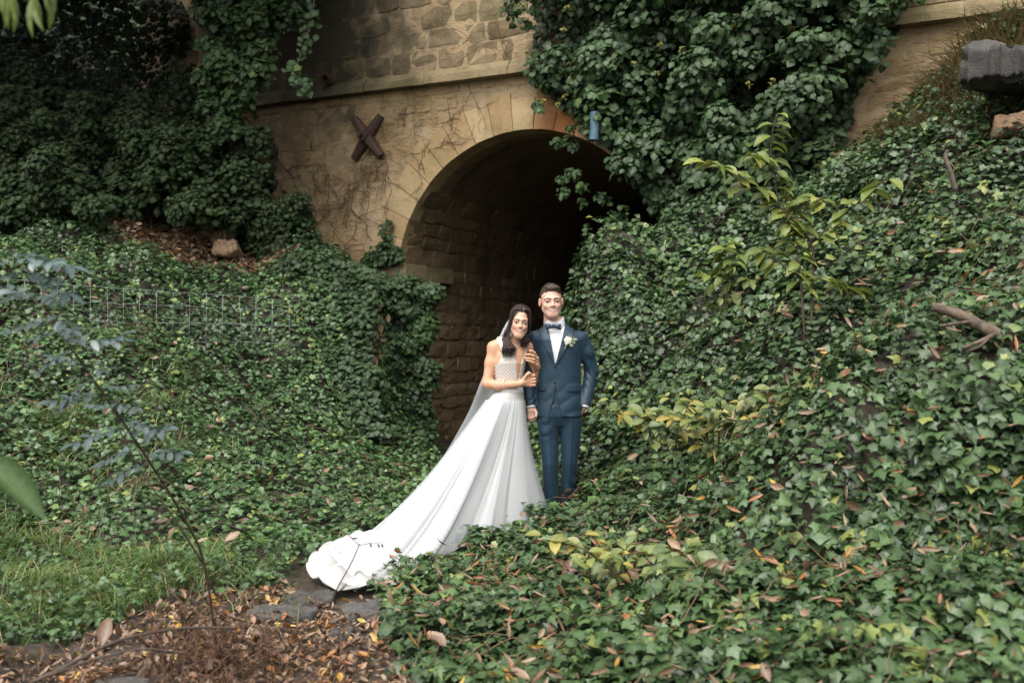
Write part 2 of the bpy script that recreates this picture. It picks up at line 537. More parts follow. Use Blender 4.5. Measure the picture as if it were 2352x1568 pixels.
# ------------------------------------------------------------------ masonry
def stone(name, fmap, depth, m, parent, jit=.008, n=(3, 3), puff=.012, rnd=0.0):
    """one stone: fmap(a, b, o) -> world point, a,b in 0..1 on its face, o proud of the face"""
    r = random
    na, nb = n
    V, Fc = [], []
    cj = [[(r.uniform(-1, 1) * jit, r.uniform(-1, 1) * jit) for _ in range(nb)] for _ in range(na)]
    off = r.uniform(-.5, .5) * puff
    for i in range(na):
        for j in range(nb):
            a, b = i / (na - 1), j / (nb - 1)
            if rnd and i in (0, na - 1) and j in (0, nb - 1): a, b = a + (rnd if a < .5 else -rnd), b + (rnd if b < .5 else -rnd) * 1.2
            edge = (i in (0, na - 1)) or (j in (0, nb - 1))
            h = off + (-.15 * puff if edge else .15 * puff) + r.uniform(-.4, .4) * puff
            p = fmap(a, b, h)
            q = fmap(min(1, a + .01), b, h) - p; q2 = fmap(a, min(1, b + .01), h) - p
            p = p + (norm(q) * cj[i][j][0] if np.linalg.norm(q) > 1e-9 else 0) + (norm(q2) * cj[i][j][1] if np.linalg.norm(q2) > 1e-9 else 0)
            V.append(p)
    for i in range(na - 1):
        for j in range(nb - 1):
            a0 = i * nb + j
            Fc.append((a0, a0 + nb, a0 + nb + 1, a0 + 1))
    ring = [i * nb for i in range(na)] + [(na - 1) * nb + j for j in range(1, nb)] + [i * nb + nb - 1 for i in range(na - 2, -1, -1)] + [j for j in range(nb - 2, 0, -1)]
    k0 = len(V)
    for q in ring:
        i, j = divmod(q, nb)
        V.append(fmap(i / (na - 1), j / (nb - 1), -depth))
    m_ = len(ring)
    for k in range(m_):
        Fc.append((ring[(k + 1) % m_], ring[k], k0 + k, k0 + (k + 1) % m_))
    return obj(name, V, Fc, m, parent, smooth=False)


bridge = tag(empty('stone_bridge', W(SCN, 0, .2)), 'old stone bridge wall with a dark round-arched tunnel under it', 'bridge')
# core wall with the arch opening (mortar shows between the stones)
arc = [(SCN + RA * math.cos(w), ZC + RA * math.sin(w)) for w in np.linspace(math.pi, 0, 41)]
outl = [(-6, -.6), (SCN - RA, -.6)] + arc + [(SCN + RA, -.6), (7, -.6), (7, 4.82), (-6, 4.82)]
m_ = len(outl)
V = [W(s, -.014, z) for s, z in outl] + [W(s, -.7, z) for s, z in outl]
Fc = [tuple(range(m_)), tuple(range(2 * m_ - 1, m_ - 1, -1))] + [((k + 1) % m_, k, m_ + k, m_ + (k + 1) % m_) for k in range(m_)]
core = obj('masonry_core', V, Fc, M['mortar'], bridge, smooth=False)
bm = bmesh.new(); bm.from_mesh(core.data); bmesh.ops.triangulate(bm, faces=bm.faces[:]); bm.to_mesh(core.data); bm.free()


def wbox(name, s0, s1, o0, o1, z0, z1, m, parent):
    V = [W(s, o_, z) for z in (z0, z1) for o_ in (o0, o1) for s in (s0, s1)]
    Fc = [(0, 1, 3, 2), (4, 6, 7, 5), (0, 4, 5, 1), (2, 3, 7, 6), (0, 2, 6, 4), (1, 5, 7, 3)]
    return obj(name, V, Fc, m, parent, smooth=False)


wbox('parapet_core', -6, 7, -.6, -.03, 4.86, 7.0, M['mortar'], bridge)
wbox('light_stop_deck', -6, 7, -16, -.72, 4.7, 5.1, M['mortar'], bridge)  # unseen slab added over the tunnel so no light leaks in

RING = .43
# string course blocks
s = -5.6
while s < 6.6:
    L = random.uniform(.75, 1.15)
    s1 = s + L

    def fm(a, b, o, s=s, s1=s1):
        return W(s + .006 + (s1 - s - .012) * a, .15 - .09 * b * b + o, 4.79 + .18 * b)
    if -4.2 < (s + s1) / 2 < 1.6 or (s + s1) / 2 > 3.4:
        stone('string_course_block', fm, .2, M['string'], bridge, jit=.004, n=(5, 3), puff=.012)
    s = s1
# voussoirs
nv = 21
for k in range(nv):
    w0 = math.pi * (1 - k / nv); w1 = math.pi * (1 - (k + 1) / nv)
    rr = RING + (.05 if k % 2 else -.03) + random.uniform(-.02, .02)

    def fm(a, b, o, w0=w0, w1=w1, rr=rr):
        g = .005 / RA
        w = (w0 - g) + (w1 - w0 + 2 * g) * a
        q = RA - .004 + rr * b
        return W(SCN + q * math.cos(w), o + .012, ZC + q * math.sin(w))
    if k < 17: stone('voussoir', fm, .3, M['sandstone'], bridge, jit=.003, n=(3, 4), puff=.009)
# rubble of the spandrel
z = 1.9
while z < 4.76:
    h = random.uniform(.14, .23)
    if z + h > 4.72: h = 4.79 - z
    s = -4.3 + random.uniform(0, .2)
    while s < 5.6:
        L = random.uniform(.2, .52)
        if s > 1.3 and s < 3.7: s = 3.7
        mid = (s + L / 2 - SCN, z + h / 2 - ZC)
        rad = math.hypot(*mid) if mid[1] > 0 else abs(mid[0])
        if rad > RA + RING + .10 and not (s > 3.6 and z < 3.0):
            def fm(a, b, o, s=s, L=L, z=z, h=h):
                x, y = s + .005 + (L - .010) * a, z + .005 + (h - .010) * b
                dx, dz = x - SCN, y - ZC
                q = math.hypot(dx, dz) if dz > 0 else abs(dx)
                lim = RA + RING + .055
                if q < lim:
                    if dz > 0: x, y = SCN + dx / q * lim, ZC + dz / q * lim
                    else: x = SCN + math.copysign(lim, dx)
                return W(x, o - .006, y)
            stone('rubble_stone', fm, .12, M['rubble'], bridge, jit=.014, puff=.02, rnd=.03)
        s += L
    z += h
# parapet stones, bigger and with wide pale joints
z = 4.99
while z < 6.5:
    h = random.uniform(.2, .3)
    s = -4.3 + random.uniform(0, .3)
    while s < 1.9:
        L = random.uniform(.26, .62)

        def fm(a, b, o, s=s, L=L, z=z, h=h):
            return W(s + .012 + (L - .024) * a, o - .026, z + .012 + (h - .024) * b)
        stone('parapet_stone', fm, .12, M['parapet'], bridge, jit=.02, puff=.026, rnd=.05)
        s += L
    z += h
s = 4.3
while s < 6.5:
    def fm(a, b, o, s=s): return W(s + .012 + .48 * a, o - .012, 5.0 + .26 * b)
    stone('parapet_stone', fm, .12, M['parapet'], bridge, jit=.02, puff=.02); s += .5
# tunnel lining
prof = [(SCN - RA, -.5)] + arc + [(SCN + RA, -.5)]
prof_o = [(SCN - RA - .35, -.5)] + [(SCN + (RA + .35) * math.cos(w), ZC + (RA + .35) * math.sin(w)) for w in np.linspace(math.pi, 0, 41)] + [(SCN + RA + .35, -.5)]
ts = [.55, 1, 2, 3, 4.5, 6, 8, 10, 12, 14]
V, Fc = [], []
np_ = len(prof)
for pr in (prof, prof_o):
    for t_ in ts:
        for (s, z) in pr: V.append(W(s, -t_, z))
for i in range(len(ts) - 1):
    for k in range(np_ - 1):
        a = i * np_ + k
        Fc.append((a, a + 1, a + np_ + 1, a + np_))
        a += len(ts) * np_
        Fc.append((a, a + np_, a + np_ + 1, a + 1))
e0 = (len(ts) - 1) * np_
Fc.append(tuple(e0 + k for k in range(np_)))
lining = obj('tunnel_lining', V, Fc, M['lining'], bridge, smooth=False)
# reveal of the opening (thickness of the arch ring)
V, Fc = [], []
for t_ in (.02, .56):
    for (s, z) in prof: V.append(W(SCN + (s - SCN) * .998, -t_, z))
for k in range(np_ - 1): Fc.append((k, k + 1, np_ + k + 1, np_ + k))
obj('arch_soffit', V, Fc, M['lining'], bridge, smooth=False)
# coursed stones on the left wall of the tunnel and a few rows of the vault
z = .05
while z < 3.5:
    h = random.uniform(.15, .26)
    t_ = .02 + random.uniform(0, .2)
    while t_ < 4.6:
        L = random.uniform(.25, .6)

        def fm(a, b, o, t_=t_, L=L, z=z, h=h):
            tt = t_ + .006 + (L - .012) * a; zz = z + .006 + (h - .012) * b
            if zz <= ZC: return W(SCN - RA + .02 + o, -tt, zz)
            w = math.pi - (zz - ZC) / RA
            q = RA - .02 - o
            return W(SCN + q * math.cos(w), -tt, ZC + q * math.sin(w))
        stone('lining_stone', fm, .06, M['lining'], lining, jit=.02, puff=.022, rnd=.05)
        t_ += L
    z += h


def fm(a, b, o): return W(SCN - RA + .14 + o, -(-.03 + 1.25 * a), 2.39 + .2 * b)


stone('impost_block', fm, .2, M['string'], bridge, jit=.004, n=(5, 3), puff=.01)


def fm(a, b, o): return W(SCN - RA - .25 + .39 * a, .03 + o, 2.392 + .196 * b)


stone('impost_block', fm, .2, M['string'], bridge, jit=.004, n=(3, 3), puff=.008)
# quoins at the left jamb
for k in range(8):
    L = .62 if k % 2 else .4

    def fm(a, b, o, L=L, k=k): return W(SCN - RA - L + (L - .01) * a, .012 + o, .2 + k * .272 + .262 * b)
    stone('jamb_stone', fm, .25, M['sandstone'], bridge, jit=.006, puff=.012)

# rusty X-shaped wall anchor
anchor = tag(empty('wall_anchor', P(848, 316, wallY(848))), 'rusty iron X-shaped wall anchor fixed beside the arch', 'wall anchor')
ctr = np.array(anchor.location)
for nm_, d0, ln, lift in (('front_arm', (-.235, .30), .31, .09), ('rear_arm', (.235, .30), .31, .06)):
    d0 = np.array(d0) / np.linalg.norm(d0)
    for sg in (1, -1):
        V, Fc = [], []
        for i, t_ in enumerate(np.linspace(0, 1, 7)):
            L = ln * (1.05 if sg > 0 else 1.12) * t_
            wd = .072 - .022 * t_ ** 1.5
            th = (.15 if nm_ == 'front_arm' else .10) * (1 - .45 * t_)
            c2 = d0 * L * sg
            px = np.array((-d0[1], d0[0]))
            for (q, hgt) in ((-wd, .0), (-wd * .9, th * .6), (-wd * .35, th), (wd * .35, th), (wd * .9, th * .6), (wd, 0.)):
                e = c2 + px * q
                V.append(ctr + D2 * e[0] + np.array((0, 0, e[1])) - A2 * (hgt + .02))
        for i in range(6):
            for k in range(5):
                a = i * 6 + k
                Fc.append((a, a + 1, a + 7, a + 6))
        Fc.append(tuple(36 + k for k in range(6)))
        obj(nm_, V, Fc, M['iron'], anchor, smooth=False)
V, Fc = tube([ctr - A2 * .08, ctr - A2 * .18, ctr - A2 * .185, ctr - A2 * .24], [.075, .068, .034, .028], 10)
obj('bolt', V, Fc, M['iron'], anchor, smooth=False)

# drain pipe above the string course
b0 = P(768, 190, wallY(768))
pipe = tag(empty('drain_pipe', b0), 'short dark iron drain pipe sticking out of the wall', 'pipe')
V, Fc = tube([b0 + A2 * .1, b0 - A2 * .22], .062, 14, cap=False)
V2, F2 = tube([b0 - A2 * .22, b0 + A2 * .1], .048, 14, cap=False)
obj('outer_sleeve', *join([(V, Fc), (V2, F2)]), M['iron'], pipe)
rim = [(b0 - A2 * .22 + r_ * (math.cos(w) * D2 + math.sin(w) * np.array((0, 0, 1)))) for r_ in (.048, .062) for w in np.linspace(0, 2 * math.pi, 14, endpoint=False)]
obj('rim', rim, [(k, (k + 1) % 14, 14 + (k + 1) % 14, 14 + k) for k in range(14)], M['iron'], pipe)

# ------------------------------------------------------------------ leaves
_iv = np.array([(0, .36, .03), (0, .04, 0), (.30, -.10, -.05), (.37, .17, .0), (.56, .40, -.10), (.25, .58, -.01), (0, 1, -.16),
                (-.25, .58, -.01), (-.56, .40, -.10), (-.37, .17, 0), (-.30, -.10, -.05)])
_iv[:, 1] -= .1
IVY0 = (_iv, np.array([(0, 1 + k, 1 + (k + 1) % 10) for k in range(10)]), np.array([.9, 1.] + [.0, .15] * 2 + [0, .15] + [0] + [.15, 0, .15, 0][:3] + [0])[:11])


_v = _iv.copy(); _v[:, 2] = .35 * _v[:, 0] ** 2 * 3 - .05; _v[6, 2] = -.05
IVY1 = (_v, IVY0[1], IVY0[2])                       # cupped
_v = _iv * np.array((.82, 1.08, 1)); _v[:, 2] += np.array([0, 0, -.1, 0, -.16, -.05, -.35, -.05, -.16, 0, -.1]) * .8
IVY2 = (_v, IVY0[1], IVY0[2])                       # narrow, drooping
_v = _iv.copy(); _v[[3, 5, 7, 9], :2] *= 1.22; _v[6, 1] *= .9
IVY3 = (_v, IVY0[1], IVY0[2])                       # rounder, shallow lobes
IVYS = (IVY0, IVY1, IVY2, IVY3)
_f = _iv[[0, 1, 2, 4, 6, 8, 10]]
IVYF = [(_f * np.array(q_), np.array([(0, 1 + k, 1 + (k + 1) % 6) for k in range(6)]), np.array([.9, 1., 0, 0, 0, 0, 0])) for q_ in ((1, 1, 1), (.85, 1.05, 2.2), (1.1, .95, -1.2), (.95, .9, .4))]   # the same leaves seen from afar


def lance(width, n=4, curl=.25, fold=.08, serr=0.0):
    """a simple leaf of n segments: midrib and two edges, tip along +y"""
    V, Fc, ve = [], [], []
    for i in range(n + 1):
        t = i / n
        w = width * math.sin(math.pi * min(1, (t * .94 + .03))) ** .8 * (1 if t < .98 else .2) * (1 + serr * (-1) ** i)
        z = -curl * t * t
        V += [(-w, t, z + fold * w / width), (0, t, z), (w, t, z + fold * w / width)]
        ve += [0, 1, 0]
    for i in range(n):
        a = i * 3
        for (p, q) in ((0, 1), (1, 2)):
            Fc += [(a + p, a + q, a + 3 + q), (a + p, a + 3 + q, a + 3 + p)]
    return (np.array(V), np.array(Fc), np.array(ve, float))


OVAL = lance(.30, 5, .28, .10)
OVATE = lance(.33, 6, .45, .14, .05)
WILLOW = lance(.11, 4, .3, .05)
DRY = lance(.26, 5, -.30, .16, .04)
DRYN = lance(.12, 4, -.35, .09)
BLADE = (np.array([(-.014, 0, 0), (.014, 0, 0), (-.012, .4, .0), (.012, .4, .0), (-.008, .75, -.12), (.008, .75, -.12), (0, 1, -.34)]),
         np.array([(0, 1, 3), (0, 3, 2), (2, 3, 5), (2, 5, 4), (4, 5, 6)]), np.zeros(7))


def leaf_arrays(pos, nrm, dirv, size, tint, tmpl):
    tv, tf, tve = tmpl
    n = len(pos)
    nrm = norm(nrm)
    dirv = norm(dirv - nrm * (dirv * nrm).sum(1, keepdims=True))
    side = np.cross(dirv, nrm)
    size = np.broadcast_to(size, (n,))[:, None, None]
    V = pos[:, None] + size * (tv[None, :, 0, None] * side[:, None] + tv[None, :, 1, None] * dirv[:, None] + tv[None, :, 2, None] * nrm[:, None])
    k = len(tv)
    Fc = (tf[None] + (np.arange(n) * k)[:, None, None]).reshape(-1, 3)
    return V.reshape(-1, 3), Fc, np.repeat(tint, k), np.tile(tve, n)


def leaves(name, batches, m, parent=None):
    bb = []
    for b in batches:
        if b[5] is IVY0:
            far_ = b[0][:, 1] > 6.6
            for q in range(4):
                for sel, tm in ((~far_, IVYS[q]), (far_, IVYF[q])):
                    ix = np.nonzero(sel)[0][q::4]
                    if len(ix): bb.append(tuple(np.broadcast_to(x_, (len(b[0]),))[ix] if np.ndim(x_) < 2 else x_[ix] for x_ in b[:5]) + (tm,))
        else: bb.append(b)
    batches = bb
    Vs, Fs, ts, vs, o_ = [], [], [], [], 0
    for b in batches:
        V, Fc, t, v = leaf_arrays(*b)
        Vs.append(V); Fs.append(Fc + o_); ts.append(t); vs.append(v); o_ += len(V)
    return obj(name, np.concatenate(Vs), np.concatenate(Fs), m, parent, smooth=False, attrs={'tint': np.concatenate(ts), 'vein': np.concatenate(vs)})


def to_uv(p):
    return 1176 + p[:, 0] / p[:, 1] * F, 784 - (p[:, 2] - 1.6) / p[:, 1] * F


# footprint of the skirt and train on the ground (u, v, depth)
HEM_UV = [(1240, 1108, 7.62), (1242, 1128, 7.35), (1222, 1158, 7.2), (1190, 1190, 7.08), (1150, 1208, 7.0), (1080, 1214, 6.85), (1015, 1222, 6.7), (965, 1248, 6.42), (915, 1280, 6.18),
          (870, 1312, 6.0), (825, 1340, 5.88), (778, 1315, 5.92), (742, 1265, 6.15), (765, 1222, 6.5), (840, 1200, 6.85), (905, 1160, 7.2), (980, 1120, 7.65), (1060, 1100, 7.95), (1150, 1090, 7.98), (1215, 1092, 7.85)]
HEM = np.array([P(*h) for h in HEM_UV])
HEMP = HEM[:, :2].copy()
# the front edge of the train goes on under the ivy leaves
for _i, _h in ((4, (1150, 1216, 6.92)), (5, (1080, 1236, 6.65)), (6, (1015, 1256, 6.4)), (7, (962, 1280, 6.17)), (8, (915, 1304, 6.02))):
    HEM[_i] = P(*_h)
_hc = HEMP.mean(0)
HEM_IN = _hc + (HEMP - _hc) * .96
HEM_OUT = HEMP + norm(HEMP - _hc) * .24

PATH_UV = [(-300, 1500, 4.6), (60, 1470, 4.8), (230, 1415, 5.1), (380, 1345, 5.6), (560, 1300, 5.9), (760, 1290, 6.1), (880, 1320, 5.9), (905, 1390, 5.45), (905, 1460, 5.0), (960, 1540, 4.5), (990, 1640, 4.1), (960, 1900, 3.2), (-300, 1900, 3.2)]
PATHP = np.array([P(*h)[:2] for h in PATH_UV])
TERR_UV = [(240, 460, 12.6), (430, 455, 12.7), (590, 530, 12.3), (690, 600, 11.7), (520, 625, 11.4), (300, 610, 11.2), (250, 570, 11.4)]
TERRP = np.array([P(*h)[:2] for h in TERR_UV])
TUNP = np.array([(-.9, 11.0), (.4, 10.3), (.95, 11.1), (1.75, 11.7), corridor(14, 1.8), corridor(14, -1.8), (-1.4, 12.4), (-1.2, 11.4)])
clump = NZ(1.1, 21, 9, 2)
clump2 = NZ(3.0, 22, 9, 2)


def sees(x, y, z, slack=.42):
    ok = np.ones(len(x), bool)
    for t in np.linspace(.35, .985, 26):
        ok &= terr(x * t, y * t, False) < 1.6 + (z - 1.6) * t + slack
    return ok


def ground_cover(x0, x1, y0, y1, n, layers, smin, smax, seed, keep=None):
    r = np.random.default_rng(seed)
    x = r.uniform(x0, x1, n); y = r.uniform(y0, y1, n)
    z0 = terr(x, y)
    u, v = to_uv(np.stack([x, y, z0 + .05], 1))
    k = (u > -420) & (u < 2950) & (v > -200) & (v < 2150)
    k &= ((u > -140) & (u < 2500) & (v < 1800)) | (r.uniform(0, 1, n) < .42)       # thinner outside the view
    k &= ~in_poly(HEM_IN, x, y) & ~in_poly(TUNP, x, y) & ~(in_poly(HEM_OUT, x, y) & (y < 6.75) & (x < -.55))
    if keep is not None: k &= keep(x, y, r)
    x, y, z0 = x[k], y[k], z0[k]
    k = sees(x, y, z0 + .12)
    x, y, z0 = x[k], y[k], z0[k]
    nn = terr_n(x, y)
    steep = 1 / nn[:, 2]
    # more leaves where the ground is steep
    rep = np.clip(steep, 1, 3.2)
    m_ = (r.uniform(0, 1, len(x)) < rep - np.floor(rep))
    rep = np.floor(rep).astype(int) + m_
    ii = np.repeat(np.arange(len(x)), rep)
    j = r.normal(0, .05, (len(ii), 2))
    x, y = x[ii] + j[:, 0], y[ii] + j[:, 1]
    z0 = terr(x, y); nn = nn[ii]; n = len(x)
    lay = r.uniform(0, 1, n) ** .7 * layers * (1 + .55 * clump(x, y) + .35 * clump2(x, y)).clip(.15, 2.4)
    pos = np.stack([x, y, z0], 1) + nn * lay[:, None]
    up = np.array((0, -.12, 1.0))
    nr = norm(nn * .8 + up * .65 + r.normal(0, .50, (n, 3)))
    dv = norm(nn * np.array((1, 1, 0)) * 1.6 + np.array((0, -.5, -.1)) + r.normal(0, .75, (n, 3)))
    size = (smin + (smax - smin) * r.beta(1.3, 3.0, n))
    tint = np.clip(.40 + .15 * clump2(x, y) + r.normal(0, .20, n) + .12 * clump(x * .6, y * .6), 0, .97)
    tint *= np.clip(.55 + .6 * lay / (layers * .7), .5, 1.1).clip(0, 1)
    yel = r.uniform(0, 1, n) < .010 + .03 * (clump(x * .7 + 3, y * .7) > .9)
    tint[yel] = 1.0
    return pos, nr, dv, size, tint


def keep_left(x, y, r):
    k = ~in_poly(PATHP, x, y) & ~in_poly(TERRP, x, y)
    gr = np.exp(-(((x + 2.7) / 1.0) ** 2 + ((y - 5.9) / 1.0) ** 2))          # grass grows there instead
    return k & (r.uniform(0, 1, len(x)) > gr * .55)


def keep_right(x, y, r):
    return ~in_poly(PATHP, x, y)


xl = lambda y: .1
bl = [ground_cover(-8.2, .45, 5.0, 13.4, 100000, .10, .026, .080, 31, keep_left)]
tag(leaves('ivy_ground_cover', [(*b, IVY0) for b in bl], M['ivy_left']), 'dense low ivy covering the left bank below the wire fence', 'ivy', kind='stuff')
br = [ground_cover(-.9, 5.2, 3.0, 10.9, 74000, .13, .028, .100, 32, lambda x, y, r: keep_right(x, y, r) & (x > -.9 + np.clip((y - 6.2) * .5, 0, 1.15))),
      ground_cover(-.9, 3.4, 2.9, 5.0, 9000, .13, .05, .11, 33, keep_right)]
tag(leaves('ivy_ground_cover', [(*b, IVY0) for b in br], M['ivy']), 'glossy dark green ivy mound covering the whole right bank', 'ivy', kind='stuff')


def hang(poly, Yf, outn, n_clumps, rr, off, per, size, seed, back=900, tb=.35, flat=1.0):
    """ivy hanging on a surface: leafy clumps in front of a thin back layer. poly in picture columns/rows at depth Yf(u, v)"""
    r = np.random.default_rng(seed)
    poly = np.array(poly, float)
    lo, hi = poly.min(0), poly.max(0)

    def samp(n):
        out = []
        while len(out) < n:
            q = r.uniform(lo, hi, (n * 3, 2))
            q = q[in_poly(poly, q[:, 0], q[:, 1])]
            out += list(q)
        return np.array(out[:n])
    outn = np.array(outn, float)
    res = []
    if n_clumps:
        c = samp(n_clumps)
        Y = Yf(c[:, 0], c[:, 1])
        ctr = np.stack([(c[:, 0] - 1176) / F * Y, Y, 1.6 - (c[:, 1] - 784) / F * Y], 1)
        o_ = r.uniform(off[0], off[1], n_clumps)
        ctr = ctr + outn * o_[:, None]
        rad = r.uniform(rr[0], rr[1], n_clumps)
        ct = r.normal(tb, .12, n_clumps)
        cnt = (per * (rad / np.mean(rr)) ** 2).astype(int)
        ii = np.repeat(np.arange(n_clumps), cnt)
        n = len(ii)
        d = norm(r.normal(size=(n, 3)) + outn * .7 + np.array((0, 0, .35)))
        q = rad[ii] * r.uniform(.55, 1.08, n)
        pos = ctr[ii] + d * q[:, None] * np.array((1, 1, .85)) * flat
        nr = norm(d * .6 + outn * .5 + np.array((0, 0, .55)) + r.normal(0, .35, (n, 3)))
        dv = norm(np.array((0, 0, -1.0)) + outn * .25 + d * .3 + r.normal(0, .4, (n, 3)))
        tint = np.clip(ct[ii] + r.normal(0, .13, n), 0, .96)
        res.append((pos, nr, dv, size * r.uniform(.6, 1.35, n), tint, IVY0))
    if back:
        c = samp(back)
        Y = Yf(c[:, 0], c[:, 1])
        pos = np.stack([(c[:, 0] - 1176) / F * Y, Y, 1.6 - (c[:, 1] - 784) / F * Y], 1) + outn * r.uniform(.02, .2, back)[:, None]
        nr = norm(outn + np.array((0, 0, .5)) + r.normal(0, .35, (back, 3)))
        dv = norm(np.array((0, 0, -1.0)) + r.normal(0, .4, (back, 3)))
        res.append((pos, nr, dv, size * r.uniform(.7, 1.3, back), np.clip(r.normal(tb * .8, .1, back), 0, .9), IVY0))
    return res


OUT = -A2
wY = lambda u, v: wallY(u)
# big shrubby ivy hanging from the parapet over the right half of the arch
pol = [(1235, -160), (1235, 60), (1240, 190), (1300, 252), (1372, 306), (1440, 372), (1498, 412), (1535, 458), (1575, 515), (1605, 600), (1880, 600), (1940, 330), (1975, 200), (2060, 60), (2140, -160)]
bt = hang(pol, wY, OUT, 190, (.13, .32), (.15, .85), 85, .078, 41, back=9000, tb=.42)
pol2 = [(1595, 400), (1640, 300), (1880, 330), (1860, 640), (1620, 640)]
bt += hang(pol2, wY, OUT, 70, (.12, .26), (.1, .35), 90, .065, 42, back=2500, tb=.4)
bt += hang([(1470, 320), (1640, 310), (1670, 570), (1570, 570), (1510, 500), (1480, 420)], wY, OUT, 60, (.10, .22), (.08, .40), 80, .07, 43, back=900, tb=.42)
# loose strands dangling into the tunnel mouth
for (u0, v0, v1) in ((1308, 330, 520), (1352, 400, 470), (1405, 430, 560), (1440, 480, 610), (1326, 300, 420), (1262, 190, 290)):
    bt += hang([(u0 - 14, v0), (u0 + 18, v0), (u0 + 12, v1), (u0 - 4, v1)], wY, OUT, 5, (.04, .08), (.25, .4), 14, .062, int(u0), back=0, tb=.5)
piv = tag(leaves('parapet_ivy', bt, M['ivy_wall']), 'thick dark ivy hanging from the parapet over the right of the arch', 'ivy', kind='stuff')

# ivy column on the left jamb of the tunnel
jy = lambda u, v: 12.25 + 0 * u
pol = [(870, 640), (905, 655), (960, 650), (985, 670), (975, 760), (985, 860), (978, 960), (992, 1030), (900, 1040), (860, 900), (880, 760)]
bt = hang(pol, lambda u, v: 12.15 + 0 * u, norm(np.array((.25, -1, 0))), 62, (.09, .2), (.0, .18), 70, .062, 51, back=1500, tb=.45)
tag(leaves('ivy_column', bt, M['ivy_wall']), 'column of green ivy climbing the left jamb of the tunnel mouth', 'ivy', kind='stuff')
# ivy on the wing wall, upper edge of the left bank
pol = [(610, 640), (720, 600), (850, 618), (868, 700), (852, 800), (872, 950), (900, 1010), (780, 1000), (700, 860), (620, 740)]
bt = hang(pol, lambda u, v: 11.55 - (v - 600) / 400 * .95, norm(np.array((.1, -1, .35))), 85, (.1, .22), (-.05, .12), 80, .062, 52, back=2600, tb=.36)
tag(leaves('ivy_curtain', bt, M['ivy_wall']), 'dense ivy curtain over the wing wall beside the tunnel mouth', 'ivy', kind='stuff')
# little climbing sprig on the arch stones
pol = [(893, 505), (908, 508), (905, 560), (935, 590), (930, 606), (845, 612), (860, 585), (882, 560)]
bt = hang(pol, wY, OUT, 16, (.05, .10), (.02, .08), 34, .055, 53, back=220, tb=.55)
tag(leaves('ivy_sprig', bt, M['ivy_wall']), 'small ivy sprig climbing the lowest arch stones', 'ivy', kind='stuff')
# rounded ivy bush standing against the left end of the wall
pol = [(590, 500), (640, 465), (700, 480), (728, 530), (722, 590), (640, 600), (590, 570)]
bt = hang(pol, lambda u, v: 12.2 + 0 * u, (0, -1, 0), 34, (.12, .24), (0, .3), 110, .058, 54, back=500, tb=.3)
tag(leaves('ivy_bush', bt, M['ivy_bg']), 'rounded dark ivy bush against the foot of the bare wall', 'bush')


# shaded mass of ivy and shrubs at the back left
_cn = NZ(.0042, 77, 9, 2)


def backY(u, v):
    return 13.3 - 1.3 * np.clip((v - 230) / 300, 0, 1) + .45 * _cn(u, v) - .0009 * (320 - u).clip(0, 750)


pol = [(-420, -160), (760, -160), (700, 40), (655, 180), (640, 280), (632, 480), (560, 520), (300, 500), (240, 545), (-420, 540)]
bt = hang(pol, lambda u, v: backY(u, v) + .8, (0, -1, 0), 95, (.15, .36), (.0, 1.2), 75, .085, 61, back=15000, tb=.25)
pol = [(-420, 280), (300, 260), (620, 330), (632, 480), (560, 520), (300, 500), (240, 545), (-420, 540)]
bt += hang(pol, lambda u, v: backY(u, v) - .35, (0, -1, .2), 165, (.12, .28), (.0, .45), 95, .07, 62, back=2000, tb=.42)
xb, yb = RNG.uniform(-11, -2.2, 16000), RNG.uniform(12.8, 20, 16000)
zb = terr(xb, yb); nb_ = terr_n(xb, yb)
bt.append((np.stack([xb, yb, zb], 1) + nb_ * RNG.uniform(.02, .25, (16000, 1)), norm(nb_ + np.array((0, -.3, .3)) + RNG.normal(0, .4, (16000, 3))), norm(np.array((0, -.5, -.7)) + RNG.normal(0, .5, (16000, 3))), RNG.uniform(.09, .17, 16000), RNG.uniform(.05, .45, 16000), IVY0))
tag(leaves('ivy_thicket', bt, M['ivy_bg']), 'dark tangled ivy thicket filling the shaded top left behind the bank', 'thicket', kind='stuff')


